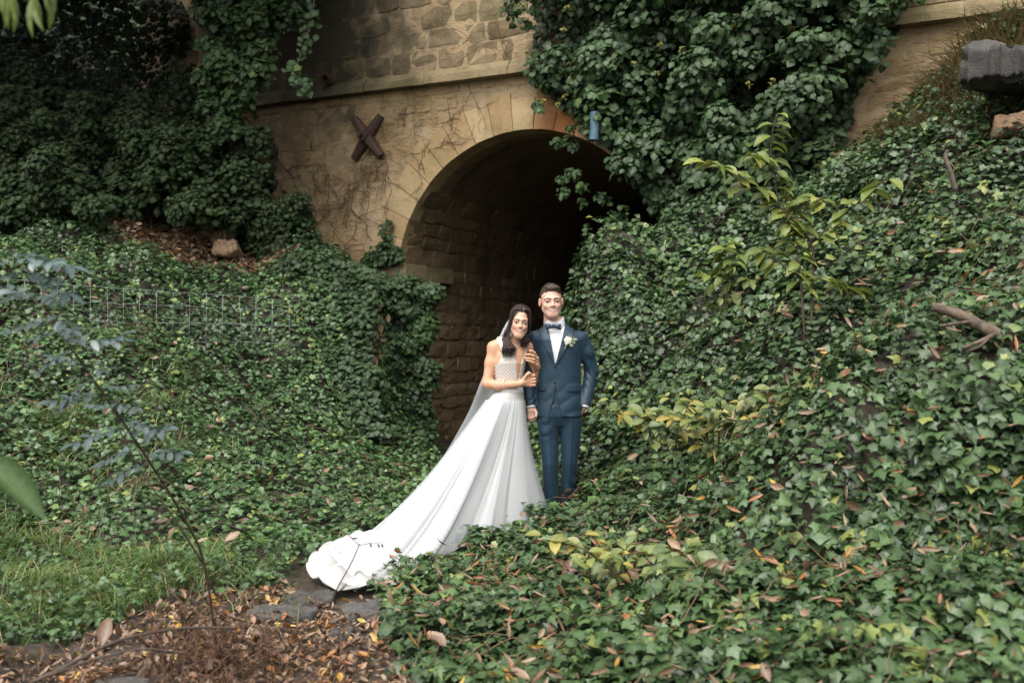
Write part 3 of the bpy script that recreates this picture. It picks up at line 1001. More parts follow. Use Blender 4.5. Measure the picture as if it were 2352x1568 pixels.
# ------------------------------------------------------------------ trees at the back
def tree(name, label, base, h, r0, lean, crown_c, crown_r, n_leaf, leafsize, seed, ivy_n=0, m='ivy_bg'):
    r = np.random.default_rng(seed)
    t = tag(empty(name, base), label, 'tree')
    base = np.array(base)
    ax = np.linspace(0, 1, 9)
    path = base + np.stack([lean[0] * ax + .1 * np.sin(ax * 5 + seed), lean[1] * ax + .08 * np.cos(ax * 4), h * ax - .3], 1)
    parts = [tube(path, r0 * (1 - .5 * ax), 9)]
    for k in range(7):
        i = r.integers(4, 9)
        d = norm(r.normal(size=3) * np.array((1, 1, .3)) + np.array((0, 0, 1.6)))
        L = r.uniform(1, 1.8)
        i = max(i, 6)
        parts.append(tube(np.array([path[min(i, 8)] + d * L * q + np.array((0, 0, -.25 * q * q)) for q in (0, .35, .7, 1)]), np.array((.4, .3, .2, .08)) * r0, 5))
    obj('trunk', *join(parts), M['bark'], t)
    c = np.array(crown_c); cr = np.array(crown_r)
    nc = 46
    cc = c + norm(r.normal(size=(nc, 3))) * cr * r.uniform(.2, 1, (nc, 1)) ** .5
    ii = r.integers(0, nc, n_leaf)
    d = norm(r.normal(size=(n_leaf, 3)))
    pos = cc[ii] + d * r.uniform(.3, .75, (n_leaf, 1)) * r.uniform(.6, 1.1, (nc, 1))[ii]
    bt = [(pos, norm(d * .5 + np.array((0, -.2, .8)) + r.normal(0, .3, (n_leaf, 3))), norm(d + np.array((0, 0, -.6))), leafsize * r.uniform(.6, 1.3, n_leaf), np.clip(r.normal(.4, .16, n_leaf), 0, .95), lance(.33, 2, .3, .1))]
    leaves('crown', bt, M[m], t)
    if ivy_n:
        k = r.uniform(0, 1, ivy_n)
        pc = np.stack([np.interp(k, ax, path[:, q]) for q in range(3)], 1)
        w = r.uniform(0, 2 * np.pi, ivy_n)
        d = np.stack([np.cos(w), np.sin(w), np.zeros(ivy_n)], 1)
        lump = 1 + .5 * np.sin(k * 23 + 2 * w) + .4 * np.sin(k * 41 + w)
        pos = pc + d * (r0 * 1.1 + .02 + (.16 * lump * k ** .6)[:, None] * r.uniform(.2, 1, (ivy_n, 1)))
        leaves('ivy_coat', [(pos, norm(d + np.array((0, 0, .5)) + r.normal(0, .3, (ivy_n, 3))), norm(np.array((0, 0, -1.)) + r.normal(0, .3, (ivy_n, 3))), .08 * r.uniform(.6, 1.3, ivy_n), np.clip(r.normal(.5, .15, ivy_n), 0, .95), IVY0)], M['ivy_wall'], t)
    return t


bx, by = P(535, 480, 12.4)[:2]
tree('ivy_clad_tree', 'leaning ivy-clad tree trunk in shade left of the bridge wall', (bx, by, terr(bx, by)), 4.6, .20, (-.25, -.2), (bx - .4, by - 1.0, 7.5), (2.8, 2.6, 1.2), 6500, .22, 71, ivy_n=0)  # trunk is real; unseen crown enlarged forward to keep skylight off
tree('unseen_shade_tree', 'unseen broadleaf tree past the far top left corner, crown widened for shade', (-8.6, 13.2, terr(-8.6, 13.2)), 4.5, .24, (.2, -.3), (-6.9, 11.4, 7.6), (2.8, 2.8, 1.3), 6500, .22, 72)  # stands out of view; crown lowered and enlarged to darken the back left
tree('unseen_shade_tree', 'unseen leafy tree added above the bridge parapet for its shade', (3.2, 13.4, 5.6), 3.5, .2, (-.2, -.4), (2.6, 11.6, 9.4), (3.0, 2.0, 1.2), 4200, .17, 73)  # added out of view to shade the wall and the parapet ivy
# drape of ivy hanging off the tree in front of the trunk
pol = [(470, -140), (700, -140), (690, 30), (640, 90), (620, 200), (560, 230), (505, 190), (480, 90)]
bt = hang(pol, lambda u, v: 11.9 + 0 * u, (0, -1, 0), 46, (.12, .26), (0, .35), 80, .082, 63, back=300, tb=.55)
pol = [(470, 180), (560, 200), (540, 330), (500, 330), (480, 260)]
bt += hang(pol, lambda u, v: 11.95 + 0 * u, (0, -1, 0), 14, (.08, .16), (0, .2), 50, .07, 64, back=60, tb=.55)
tag(leaves('ivy_drape', bt, M['ivy_wall']), 'paler ivy drape hanging over the leaning tree trunk', 'ivy', kind='stuff')
# long single strand dangling before the parapet
b0 = P(728, -60, 11.3)
st = tag(empty('hanging_ivy_strand', b0), 'single long ivy strand dangling before the parapet', 'ivy')
path = np.array([P(u, v, 11.3) for (u, v) in ((735, -60), (722, 0), (712, 60), (697, 110), (677, 165), (690, 196), (706, 196))])
sp = spline(path, 26)
obj('stem', *tube(sp, .008, 5), M['vine'], st)
r = np.random.default_rng(5)
k = r.integers(0, 25, 120)
leaves('foliage', [(sp[k] + r.normal(0, .05, (120, 3)), norm(np.array((0, -1, .5)) + r.normal(0, .4, (120, 3))), norm(np.array((0, 0, -1.)) + r.normal(0, .5, (120, 3))), r.uniform(.05, .1, 120), np.clip(r.normal(.6, .15, 120), 0, .95), IVY0)], M['ivy_wall'], st)

# ------------------------------------------------------------------ implicit surfaces for the two people
class Field:
    def __init__(s, lo, hi, h):
        s.ax = [np.arange(l, u + h, h) for l, u in zip(lo, hi)]
        s.h = h
        s.D = np.full([len(a) for a in s.ax], .5, dtype=np.float32)

    def sl(s, lo, hi, mg):
        out = []
        for a, l, u in zip(s.ax, lo, hi):
            i0 = max(0, np.searchsorted(a, l - mg) - 1); i1 = min(len(a), np.searchsorted(a, u + mg) + 1)
            out.append(slice(i0, max(i0 + 1, i1)))
        return tuple(out)

    def grid(s, sl):
        a = [q[i] for q, i in zip(s.ax, sl)]
        return a[0][:, None, None], a[1][None, :, None], a[2][None, None, :]

    def put(s, bb, fn, k=.02, op='add'):
        sl = s.sl(bb[0], bb[1], k + 3 * s.h)
        d = fn(*s.grid(sl)).astype(np.float32)
        D = s.D[sl]
        if op == 'add':
            if k > 0:
                h = np.clip(.5 + .5 * (D - d) / k, 0, 1)
                s.D[sl] = D * (1 - h) + d * h - k * h * (1 - h)
            else: s.D[sl] = np.minimum(D, d)
        else:
            d = -d
            if k > 0:
                h = np.clip(.5 - .5 * (D - d) / k, 0, 1)
                s.D[sl] = D * (1 - h) + d * h + k * h * (1 - h)
            else: s.D[sl] = np.maximum(D, d)

    def cone(s, a, b, ra, rb, k=.02, op='add', sq=(1, 1, 1)):
        a = np.array(a, float); b = np.array(b, float)
        ba = b - a; L2 = max(ba @ ba, 1e-12)
        mr = max(ra, rb)

        def fn(X, Y, Z):
            px, py, pz = X - a[0], Y - a[1], Z - a[2]
            t = np.clip((px * ba[0] + py * ba[1] + pz * ba[2]) / L2, 0, 1)
            return np.sqrt(((px - ba[0] * t) / sq[0]) ** 2 + ((py - ba[1] * t) / sq[1]) ** 2 + ((pz - ba[2] * t) / sq[2]) ** 2) - (ra + (rb - ra) * t)
        s.put((np.minimum(a, b) - mr * max(sq), np.maximum(a, b) + mr * max(sq)), fn, k, op)

    def chain(s, pts, rad, k=.008, op='add'):
        for i in range(len(pts) - 1): s.cone(pts[i], pts[i + 1], rad[i], rad[i + 1], k, op)

    def ell(s, c, r, k=.02, op='add', rot=None):
        c = np.array(c, float); r = np.array(r, float)
        m = max(r)

        def fn(X, Y, Z):
            p = [X - c[0], Y - c[1], Z - c[2]]
            if rot is not None:
                p = [rot[0][i] * p[0] + rot[1][i] * p[1] + rot[2][i] * p[2] for i in range(3)]
            k0 = np.sqrt((p[0] / r[0]) ** 2 + (p[1] / r[1]) ** 2 + (p[2] / r[2]) ** 2)
            k1 = np.sqrt((p[0] / r[0] ** 2) ** 2 + (p[1] / r[1] ** 2) ** 2 + (p[2] / r[2] ** 2) ** 2) + 1e-6
            return k0 * (k0 - 1) / k1
        s.put((c - m, c + m), fn, k, op)

    def loft(s, rows, k=.02, p=2.3, op='add'):
        """rows: (z, cx, cy, rx, ry) from bottom to top"""
        rows = np.array(sorted(rows), float)
        z0, z1 = rows[0, 0], rows[-1, 0]

        def fn(X, Y, Z):
            cx, cy, rx, ry = [np.interp(Z, rows[:, 0], rows[:, i]) for i in (1, 2, 3, 4)]
            q = (np.abs((X - cx) / rx) ** p + np.abs((Y - cy) / ry) ** p) ** (1 / p)
            d = (q - 1) * np.minimum(rx, ry)
            return np.maximum(d, np.maximum(Z - z1, z0 - Z))
        lo = (min(rows[:, 1] - rows[:, 3]), min(rows[:, 2] - rows[:, 4]), z0); hi = (max(rows[:, 1] + rows[:, 3]), max(rows[:, 2] + rows[:, 4]), z1)
        s.put((lo, hi), fn, k, op)

    def noise(s, fn):
        X, Y, Z = s.grid((slice(None),) * 3)
        s.D += fn(X, Y, Z).astype(np.float32)

    def copy(s):
        f = Field.__new__(Field); f.ax, f.h, f.D = s.ax, s.h, s.D.copy()
        return f

    def mesh(s):
        D = s.D
        I = D < 0
        sh = D.shape
        cnt = np.zeros([n - 1 for n in sh], np.int8)
        offs = [(i, j, k) for i in (0, 1) for j in (0, 1) for k in (0, 1)]
        for o_ in offs:
            cnt += I[o_[0]:sh[0] - 1 + o_[0], o_[1]:sh[1] - 1 + o_[1], o_[2]:sh[2] - 1 + o_[2]]
        act = (cnt > 0) & (cnt < 8)
        ci = np.argwhere(act)
        vals = np.stack([D[ci[:, 0] + o_[0], ci[:, 1] + o_[1], ci[:, 2] + o_[2]] for o_ in offs], 1)
        acc = np.zeros((len(ci), 3)); num = np.zeros(len(ci))
        for a in range(8):
            for b in range(a + 1, 8):
                da = np.array(offs[a]); db = np.array(offs[b])
                if np.abs(da - db).sum() != 1: continue
                va, vb = vals[:, a], vals[:, b]
                m = (va < 0) != (vb < 0)
                t = np.where(m, va / np.where(m, va - vb, 1), 0)
                acc += np.where(m[:, None], da + t[:, None] * (db - da), 0)
                num += m
        pos = ci + acc / num[:, None]
        V = np.stack([np.interp(pos[:, i], np.arange(sh[i]), s.ax[i]) for i in range(3)], 1)
        id_ = np.full(act.shape, -1, np.int64)
        id_[act] = np.arange(len(ci))
        quads = []
        for ax in range(3):
            o1, o2 = [(1, 2), (2, 0), (0, 1)][ax]
            sl0 = [slice(1, n - 1) for n in sh]; sl0[ax] = slice(0, sh[ax] - 1)
            sl1 = list(sl0); sl1[ax] = slice(1, sh[ax])
            a, b = I[tuple(sl0)], I[tuple(sl1)]
            e = np.argwhere(a != b)
            fl = a[tuple(e.T)]
            off = np.array([1, 1, 1]); off[ax] = 0
            e = e + off
            d1 = np.zeros(3, int); d1[o1] = 1
            d2 = np.zeros(3, int); d2[o2] = 1
            q = np.stack([id_[tuple((e - d1 - d2).T)], id_[tuple((e - d2).T)], id_[tuple(e.T)], id_[tuple((e - d1).T)]], 1)
            q[~fl] = q[~fl][:, ::-1]
            quads.append(q)
        Q = np.concatenate(quads)
        return V, Q[(Q >= 0).all(1)]


def merge(meshes):
    """several (V, quads, colour) into one mesh"""
    Vs, Qs, Cs, o_ = [], [], [], 0
    for V, Q, c in meshes:
        Vs.append(V); Qs.append(Q + o_); Cs.append(c); o_ += len(V)
    return np.concatenate(Vs), np.concatenate(Qs), np.concatenate(Cs)


def poly_sd(poly, x, y):
    poly = np.asarray(poly, float)
    d = np.full(np.broadcast(x, y).shape, 1e9)
    n = len(poly)
    for i in range(n):
        a, b = poly[i], poly[(i + 1) % n]
        e = b - a
        t = np.clip(((x - a[0]) * e[0] + (y - a[1]) * e[1]) / (e @ e), 0, 1)
        d = np.minimum(d, np.hypot(x - a[0] - e[0] * t, y - a[1] - e[1] * t))
    return np.where(in_poly(poly, x + 0 * y, y + 0 * x), -d, d)


def m_skin():
    t = NT('skin')
    c = t.attr('Col').outputs['Color']
    n = t.noise(t.pos(), 120, 3)
    p = t.bsdf(c, .48, .4, bump=n, bstr=.06, bdist=.003)
    t.p.inputs['Subsurface Weight'].default_value = .12
    t.p.inputs['Subsurface Radius'].default_value = (.012, .004, .002)
    t.p.inputs['Subsurface Scale'].default_value = .6
    return p


def m_cloth(name, c1, c2, scale, rough, sheen, bstr=.3, spec=.3):
    t = NT(name)
    p = t.pos()
    n = t.noise(p, scale, 3, .7)
    n2 = t.noise(p, 9, 3, .5)
    return t.bsdf(t.ramp(n, [(.3, c1), (.7, c2)]), rough, spec, bump=t.math('ADD', t.math('MULTIPLY', n, .15), n2), bstr=bstr, bdist=.012, sheen=sheen)


M['skin'] = m_skin()
M['suit'] = m_cloth('blue_wool', (.005, .017, .030), (.011, .032, .053), 260, .5, .05, .25, .3)
M['bow'] = m_cloth('teal_silk', (.004, .018, .030), (.008, .032, .048), 300, .35, .1, .15, .5)
M['shirt'] = m_cloth('white_cotton', (.52, .53, .56), (.60, .605, .63), 200, .8, .1, .15)
M['hair_m'] = m_cloth('brown_hair', (.014, .009, .006), (.045, .028, .018), 160, .5, 0, .6, .4)
M['hair_w'] = m_cloth('dark_hair', (.010, .005, .005), (.034, .017, .014), 110, .42, 0, .5, .4)
M['shoe'] = m_simple('black_leather', (.006, .006, .007), (.012, .012, .013), 30, .3)
M['petal'] = m_cloth('rose_petal', (.52, .49, .42), (.62, .60, .54), 60, .6, .2, .1)
M['sprig'] = m_simple('sage_sprig', (.10, .15, .08), (.22, .27, .15), 60, .6)
M['pearl'] = m_simple('silver', (.55, .53, .50), (.75, .73, .70), 60, .25, .6)
M['button'] = m_simple('dark_button', (.006, .010, .016), (.012, .018, .026), 60, .35)


def m_gown():
    t = NT('gown_organza')
    n = t.noise(t.pos(), 6, 3, .5)
    c = t.ramp(n, [(.3, (.435, .425, .405)), (.7, (.50, .49, .468))])
    return t.bsdf(c, .5, .35, bump=n, bstr=.12, bdist=.02, sheen=.15, trans=.25)


def m_bodice():
    t = NT('beaded_bodice')
    mp = t.n('TexCoord').outputs['Object']
    waves = []
    for sx in (1, -1):
        m_ = t.n('Mapping'); m_.inputs['Rotation'].default_value = (0, R(38 * sx), 0)
        t.l(mp, m_.inputs['Vector'])
        w = t.n('TexWave'); w.wave_type = 'BANDS'; w.bands_direction = 'X'
        w.inputs['Scale'].default_value = 17; w.inputs['Distortion'].default_value = 1.8; w.inputs['Detail'].default_value = 1; w.inputs['Detail Scale'].default_value = .6
        t.l(m_.outputs[0], w.inputs['Vector'])
        waves.append(w.outputs['Fac'])
    mx = t.math('MAXIMUM', waves[0], waves[1])
    n = t.noise(t.pos(), 300, 2)
    c = t.ramp(mx, [(.45, (.34, .28, .23)), (.9, (.54, .515, .48))])
    return t.bsdf(c, .45, .5, bump=t.math('ADD', mx, t.math('MULTIPLY', n, .5)), bstr=.5, bdist=.006)


def m_veil(name='veil_tulle', fac=.55):
    t = NT(name)
    p = t.n('BsdfPrincipled'); p.inputs['Base Color'].default_value = (.56, .59, .61, 1); p.inputs['Roughness'].default_value = .7
    tr = t.n('BsdfTransparent')
    mx = t.n('MixShader'); mx.inputs[0].default_value = fac
    t.l(tr.outputs[0], mx.inputs[1]); t.l(p.outputs[0], mx.inputs[2])
    t.l(mx.outputs[0], t.out.inputs['Surface'])
    return t.m


M['gown'], M['bodice'], M['veil'], M['organza'] = m_gown(), m_bodice(), m_veil(), m_veil('organza', .38)


def head(center, scale, Rm, skin, female, neck=None):
    """face towards -y, eye line at z=0; returns world-space mesh with colours"""
    f = Field((-.11, -.125, -.215), (.11, .13, .14), .003)
    w = .90 if female else 1.04
    jw = .74 if female else 1.0
    ed = .0375 if female else .0345
    f.ell((0, .018, .035), (.074 * w, .094, .088), .02)
    f.ell((0, -.016, -.036), (.0585 * w, .068, .072), .03)
    f.ell((0, -.030, -.070), (.040 * jw, .052, .044), .03)
    f.cone((0, -.058, -.094), (0, -.054, -.094), .019 * jw + .003, .019, .025)
    for sg in (-1, 1):
        f.cone((sg * .050 * (jw * .5 + .5), .0, -.052), (sg * .019 * jw, -.058, -.100), .016, .015, .03)  # jaw line
        f.ell((sg * .037 * w, -.055, -.030), (.020, .020, .017), .024)                               # cheek
        f.cone((sg * .012, -.082, .021), (sg * .046 * w, -.066, .020), .009, .008, .02)              # brow
        f.ell((sg * ed * w, -.097, .001), (.018, .014, .010), .016, 'sub')                        # socket
        f.ell((sg * ed * w, -.0725, .0), (.0135, .0125, .0095), .006)                              # eyeball
        f.cone((sg * (ed - .012) * w, -.0825, .0058), (sg * (ed + .011) * w, -.0745, .0050), .0030, .0028, .003)   # upper lid
        f.ell((sg * .078 * w, .018, -.008), (.010, .020, .032), .008)                                # ear
        f.ell((sg * .085 * w, .012, -.006), (.006, .011, .019), .004, 'sub')
    nw = .80 if female else 1.0
    f.cone((0, -.078, .014), (0, -.0945, -.030), .0060 * nw, .0105 * nw, .014)
    for sg in (-1, 1): f.ell((sg * .0125 * nw, -.086, -.033), (.0085 * nw, .010, .0070), .008)
    # smiling mouth
    lz = -.060
    cr = [(-.032, -.066, lz + .009), (-.018, -.0785, lz + .001), (0, -.0825, lz - .002), (.018, -.0785, lz + .001), (.032, -.066, lz + .009)]
    f.chain([np.array(c) + (0, 0, .0045) for c in cr], [.0022, .0034, .0036, .0034, .0022], .008)
    lo = [(-.031, -.066, lz + .007), (-.016, -.077, lz - .008), (0, -.081, lz - .0125), (.016, -.077, lz - .008), (.031, -.066, lz + .007)]
    f.chain(lo, [.0022, .0038, .0044, .0038, .0022], .008)
    nb_ = neck if neck is not None else np.array((0, .045, -.19))
    f.cone((0, .022, -.06), nb_, .047 * (.86 if female else 1.12), .050 * (.86 if female else 1.14), .025)
    V, Q = f.mesh()
    x, y, z = V.T
    ax = np.abs(x)
    c = np.tile(np.array(skin), (len(V), 1))
    bl = np.exp(-(((ax - .042) / .018) ** 2 + ((z + .03) / .018) ** 2)) * (y < -.03)
    c = c * (1 - .35 * bl[:, None]) + .35 * bl[:, None] * np.array((.50, .20, .14))
    er = (ax > .070 * w) & (np.abs(z) < .05) & (y > -.02)
    c[er] = c[er] * .75 + .25 * np.array((.5, .18, .12))
    front = y < -.048
    up_ = np.interp(ax, [0, .012, .022, .031], [lz + .0015, lz + .0025, lz + .0055, lz + .0085])
    dn_ = np.interp(ax, [0, .012, .022, .031], [lz - .0085, lz - .0065, lz - .0005, lz + .0080])
    lip = front & (ax < .034) & (z < up_ + .0058) & (z > dn_ - .0072)
    c[lip] = c[lip] * .15 + .85 * (np.array((.33, .10, .09)) if female else np.array((.33, .15, .115)))
    inner = front & (ax < .031) & (z < up_ + .0006) & (z > dn_ - .0004)
    c[inner] = (.10, .035, .03)
    teeth = front & (ax < .0265) & (z < up_ - .0002) & (z > dn_ + .0012)
    c[teeth] = (.62, .58, .53)
    ex = ax - ed * w
    eye = front & ((ex / .0135) ** 2 + (z / (.0050 if not female else .0062)) ** 2 < 1)
    c[eye] = (.30, .26, .23)
    iris = front & (ex ** 2 + (z) ** 2 < .0068 ** 2) & (np.abs(z) < .0062)
    c[iris] = (.018, .010, .007)
    lash = front & ((ex / .0165) ** 2 + ((z - .0015) / .0085) ** 2 < 1) & (~eye) & (z > -.004)
    c[lash] = c[lash] * (.22 if female else .42)
    bz = np.interp(ax, [.012, .034, .054], [.0175, .0225, .0165])
    brow = front & (ax > .012) & (ax < .053 * w) & (np.abs(z - bz) < np.interp(ax, [.012, .05], [.0052, .0028]) * (1 if not female else .85))
    c[brow] = np.array((.06, .035, .024)) if not female else np.array((.05, .028, .02))
    nos = front & (z < -.036) & (z > -.043) & (ax < .012) & (ax > .004)
    c[nos] *= .4
    if not female:
        beard = front & (z < -.04) & (~lip) & (~teeth)
        c[beard] = c[beard] * .92
    Vw = (V * scale) @ Rm.T + center
    return Vw, Q, c


def rotm(yaw, pitch, roll):
    return np.array(Matrix.Rotation(R(yaw), 3, 'Z') @ Matrix.Rotation(R(roll), 3, 'Y') @ Matrix.Rotation(R(pitch), 3, 'X'))


# =================================================================== the man in the blue suit
GY0 = 7.60
G = lambda x, y, d=0.0: C4(x, y, GY0 + d)
gbase = G(575, 1560); gbase[2] = terr(gbase[0], gbase[1]) - .03
groom = tag(empty('person', gbase), 'smiling person in a blue suit and bow tie, one hand in a pocket', 'person')
GSK = (.52, .315, .235)
HR = rotm(4, 2, -2)
HC = G(538, 197, -.01)
HS = 1.06
hm = head(HC, HS, HR, GSK, False)
# the body below (mostly under the clothes), arms and hands
f = Field(G(330, 1500, -.25) + (0, 0, -.2), G(860, 300, .28), .0075)
tz = lambda y: G(0, y)[2]
f.loft([(tz(900), G(590, 0)[0], GY0 + .02, .13, .085), (tz(700), G(590, 0)[0], GY0 + .02, .14, .09), (tz(520), G(585, 0)[0], GY0 + .02, .15, .095), (tz(430), G(578, 0)[0], GY0 + .03, .14, .075), (tz(395), G(570, 0)[0], GY0 + .03, .09, .055)], .03)
f.cone(G(562, 300, .03), G(565, 380, .03), .055, .062, .03)
SHL, ELL, WRL = G(410, 420, .03), G(388, 650, .05), G(408, 862, -.01)
SHR, ELR, WRR = G(742, 420, .03), G(795, 650, .08), G(752, 862, -.02)
for a, b, c_ in ((SHL, ELL, WRL), (SHR, ELR, WRR)):
    f.cone(a + np.array((.03 if a[0] < G(588, 0)[0] else -.03, 0, -.035)), b, .034, .032, .02); f.cone(b, c_, .032, .026, .02)
for a, b, c_ in ((G(512, 960, .02), G(522, 1230, -.01), G(537, 1520, .02)), (G(665, 960, .03), G(655, 1230, .02), G(628, 1520, .09))):
    f.cone(a, b, .075, .05, .04); f.cone(b, c_, .05, .038, .03)
bmV, bmQ = f.mesh()
# his right hand, hanging
f = Field(G(360, 980, -.1), G(470, 840, .1), .0035)
f.cone(WRL, G(408, 890, -.012), .024, .026, .01)
f.cone(G(400, 888, -.012), G(402, 925, -.012), .020, .019, .012); f.cone(G(418, 888, -.012), G(420, 922, -.012), .019, .018, .012)
for i, (x0, L) in enumerate(((393, 36), (404, 42), (415, 40), (426, 32))):
    f.chain([G(x0, 920, -.014), G(x0 + 1, 920 + L * .5, -.022), G(x0 + 4, 920 + L, -.010)], [.0105, .0095, .0085], .004)
f.chain([G(430, 885, -.02), G(442, 908, -.035), G(440, 930, -.045)], [.013, .012, .010], .006)
hlV, hlQ = f.mesh()
# his left hand going into the pocket
f = Field(G(660, 990, -.12), G(800, 830, .1), .0045)
f.cone(WRR, G(728, 892, .01), .024, .027, .012)
f.cone(G(728, 892, .01), G(708, 925, .02), .028, .026, .012)
f.chain([G(733, 885, -.012), G(722, 905, -.03), G(712, 918, -.03)], [.012, .011, .009], .006)
for k in range(4): f.chain([G(692 + 9 * k, 925, .02), G(688 + 8 * k, 950, .02), G(688 + 7 * k, 960, .03)], [.010, .009, .008], .004)
hrV, hrQ = f.mesh()
sk = lambda V: np.tile(np.array(GSK) * .92, (len(V), 1))
V, Q, cc = merge([hm, (bmV, bmQ, sk(bmV)), (hlV, hlQ, sk(hlV)), (hrV, hrQ, sk(hrV))])
obj('body', V, Q, M['skin'], groom, attrs={'Col': cc})
# hair: short, swept up at the front
f = Field((-.11, -.12, -.08), (.11, .14, .16), .003)
f.ell((0, .022, .040), (.0795, .100, .094), .0)
f.ell((.006, -.052, .094), (.052, .030, .026), .02)


def _cut(X, Y, Z):        # everything below the hairline goes
    ax = np.abs(X)
    line = np.interp(Y, [-.11, -.075, -.045, -.018, -.004, .018, .05, .12], [.073, .071, .066, .050, .004, .012, -.045, -.062]) - .35 * np.maximum(ax - .05, 0) * (Y < -.03)
    return Z - line


f.D = np.maximum(f.D, -_cut(*f.grid((slice(None),) * 3)) * .8).astype(np.float32)
hn = NZ(38, 5); hn2 = NZ(14, 8)
f.noise(lambda X, Y, Z: .0018 * hn(X, Y * .35, Z) + .002 * hn2(X, Y * .5, Z))
V, Q = f.mesh()
obj('hair', (V * HS) @ HR.T + HC, Q, M['hair_m'], groom)

# ---- shirt, collar and bow tie
CXF = G(560, 0)[0]                                        # the front centre line
f = Field(G(430, 980, -.2), G(740, 270, .2), .005)
trows = [(tz(930), G(587, 0)[0], GY0 + .02, .180, .128), (tz(800), G(588, 0)[0], GY0 + .02, .172, .120), (tz(700), G(590, 0)[0], GY0 + .02, .163, .113), (tz(600), G(590, 0)[0], GY0 + .02, .163, .113),
         (tz(520), G(586, 0)[0], GY0 + .02, .170, .118), (tz(440), G(582, 0)[0], GY0 + .025, .178, .112), (tz(408), G(578, 0)[0], GY0 + .03, .168, .097), (tz(380), G(574, 0)[0], GY0 + .035, .135, .084), (tz(355), G(568, 0)[0], GY0 + .04, .098, .074), (tz(338), G(566, 0)[0], GY0 + .045, .080, .070)]
f.loft([(z, cx, cy, rx - .012, ry - .012) for z, cx, cy, rx, ry in trows if z > tz(760)], 0)
f.cone(G(560, 352, .025), G(562, 300, .028), .070, .0665, .012)
X, Y, Z = f.grid((slice(None),) * 3)
top = tz(334) + np.clip((Y - (GY0 - .045)) * .35, 0, .032) + np.clip((np.abs(X - G(560, 0)[0]) - .010) * .35, 0, .018)
f.D = np.maximum(f.D, Z - top).astype(np.float32)
f.noise(lambda X, Y, Z: .0016 * np.sin((X - CXF) * 260) * (Z < tz(390)))      # fine pleats of the shirt front
V, Q = f.mesh()
shirt = obj('shirt', V, Q, M['shirt'], groom)
for sg, tip, hi_ in ((-1, (520, 362), (500, 312)), (1, (602, 362), (624, 300))):
    f2 = Field(G(470, 400, -.2), G(660, 270, .1), .004)
    tri = [G(561, 336)[[0, 2]], G(*hi_)[[0, 2]], G(hi_[0] + sg * 4, 345)[[0, 2]], G(*tip)[[0, 2]]]
    X, Y, Z = f2.grid((slice(None),) * 3)
    cone_d = np.sqrt((X - G(561, 0)[0]) ** 2 + (Y - (GY0 + .028)) ** 2) - np.interp(Z, [tz(370), tz(300)], [.083, .0715])
    f2.D = np.maximum(np.maximum(cone_d, -cone_d - .014), poly_sd(tri, X, Z)).astype(np.float32)
    f2.D = np.where(Y > GY0 + .03, .3, f2.D).astype(np.float32)
    V, Q = f2.mesh()
    obj('collar_point', V, Q, M['shirt'], shirt)
f = Field(G(485, 400, -.16), G(620, 325, 0), .003)
by = -.078
for sg in (-1, 1):
    dz = 2 if sg > 0 else 0
    f.cone(G(552 + sg * 9, 357, by), G(552 + sg * 30, 357 + dz, by), .012, .020, .004, sq=(1, .55, 1))
    f.cone(G(552 + sg * 30, 357 + dz, by), G(552 + sg * 42, 346 + dz, by), .016, .011, .006, sq=(1, .6, 1))
    f.cone(G(552 + sg * 30, 357 + dz, by), G(552 + sg * 42, 369 + dz, by), .016, .011, .006, sq=(1, .6, 1))
f.ell(G(552, 356, by - .008), (.0135, .013, .0165), .002)
bn = NZ(30, 9)
f.noise(lambda X, Y, Z: .0012 * bn(X * .4, Y, Z))
V, Q = f.mesh()
obj('bow_tie', V, Q, M['bow'], groom)

# ---- jacket
def pxz(*pts): return [(G(x, y)[0], G(x, y)[2]) for x, y in pts]


f = Field(G(325, 960, -.22), G(860, 325, .24), .0058)
f.loft(trows, 0)
f.cone(SHL + (.016, 0, -.020), G(383, 520, .03), .054, .053, .05); f.cone(G(383, 520, .03), ELL, .053, .050, .03); f.cone(ELL, WRL, .050, .040, .02)
f.cone(SHR + (-.014, 0, -.014), G(766, 520, .05), .054, .054, .05); f.cone(G(766, 520, .05), ELR, .054, .052, .03); f.cone(ELR, WRR, .052, .043, .02)
wr1, wr2, wr3 = NZ(4.5, 15), NZ(9, 16), NZ(2.2, 17)


def folds(X, Y, Z):
    arm = 1 / (1 + np.exp(-(np.abs(X - G(588, 0)[0]) - .165) / .01))
    e = np.sin((Z * 1.0 + .55 * np.abs(X - G(588, 0)[0])) * 34 + 2.2 * wr1(X, Y, Z))
    e = 1 - 2 * np.abs(e)
    dg = 1 - 2 * np.abs(np.sin((Z - .8 * (X - G(562, 0)[0])) * 26 + 1.6 * wr3(X, Y, Z)))
    low_ = np.clip((tz(600) - Z) / .25, 0, 1)
    return arm * .0050 * e * np.clip(.3 + .7 * wr3(X * 1.5, Y, Z * 1.5), 0, 1) + (.0028 * wr1(X, Y, Z * .6) + .0022 * dg * low_) * (1 - arm) + .0010 * wr2(X, Y, Z * .5)


f.noise(folds)
full = f.copy()
X, Y, Z = f.grid((slice(None),) * 3)
front = Y < GY0 - .0
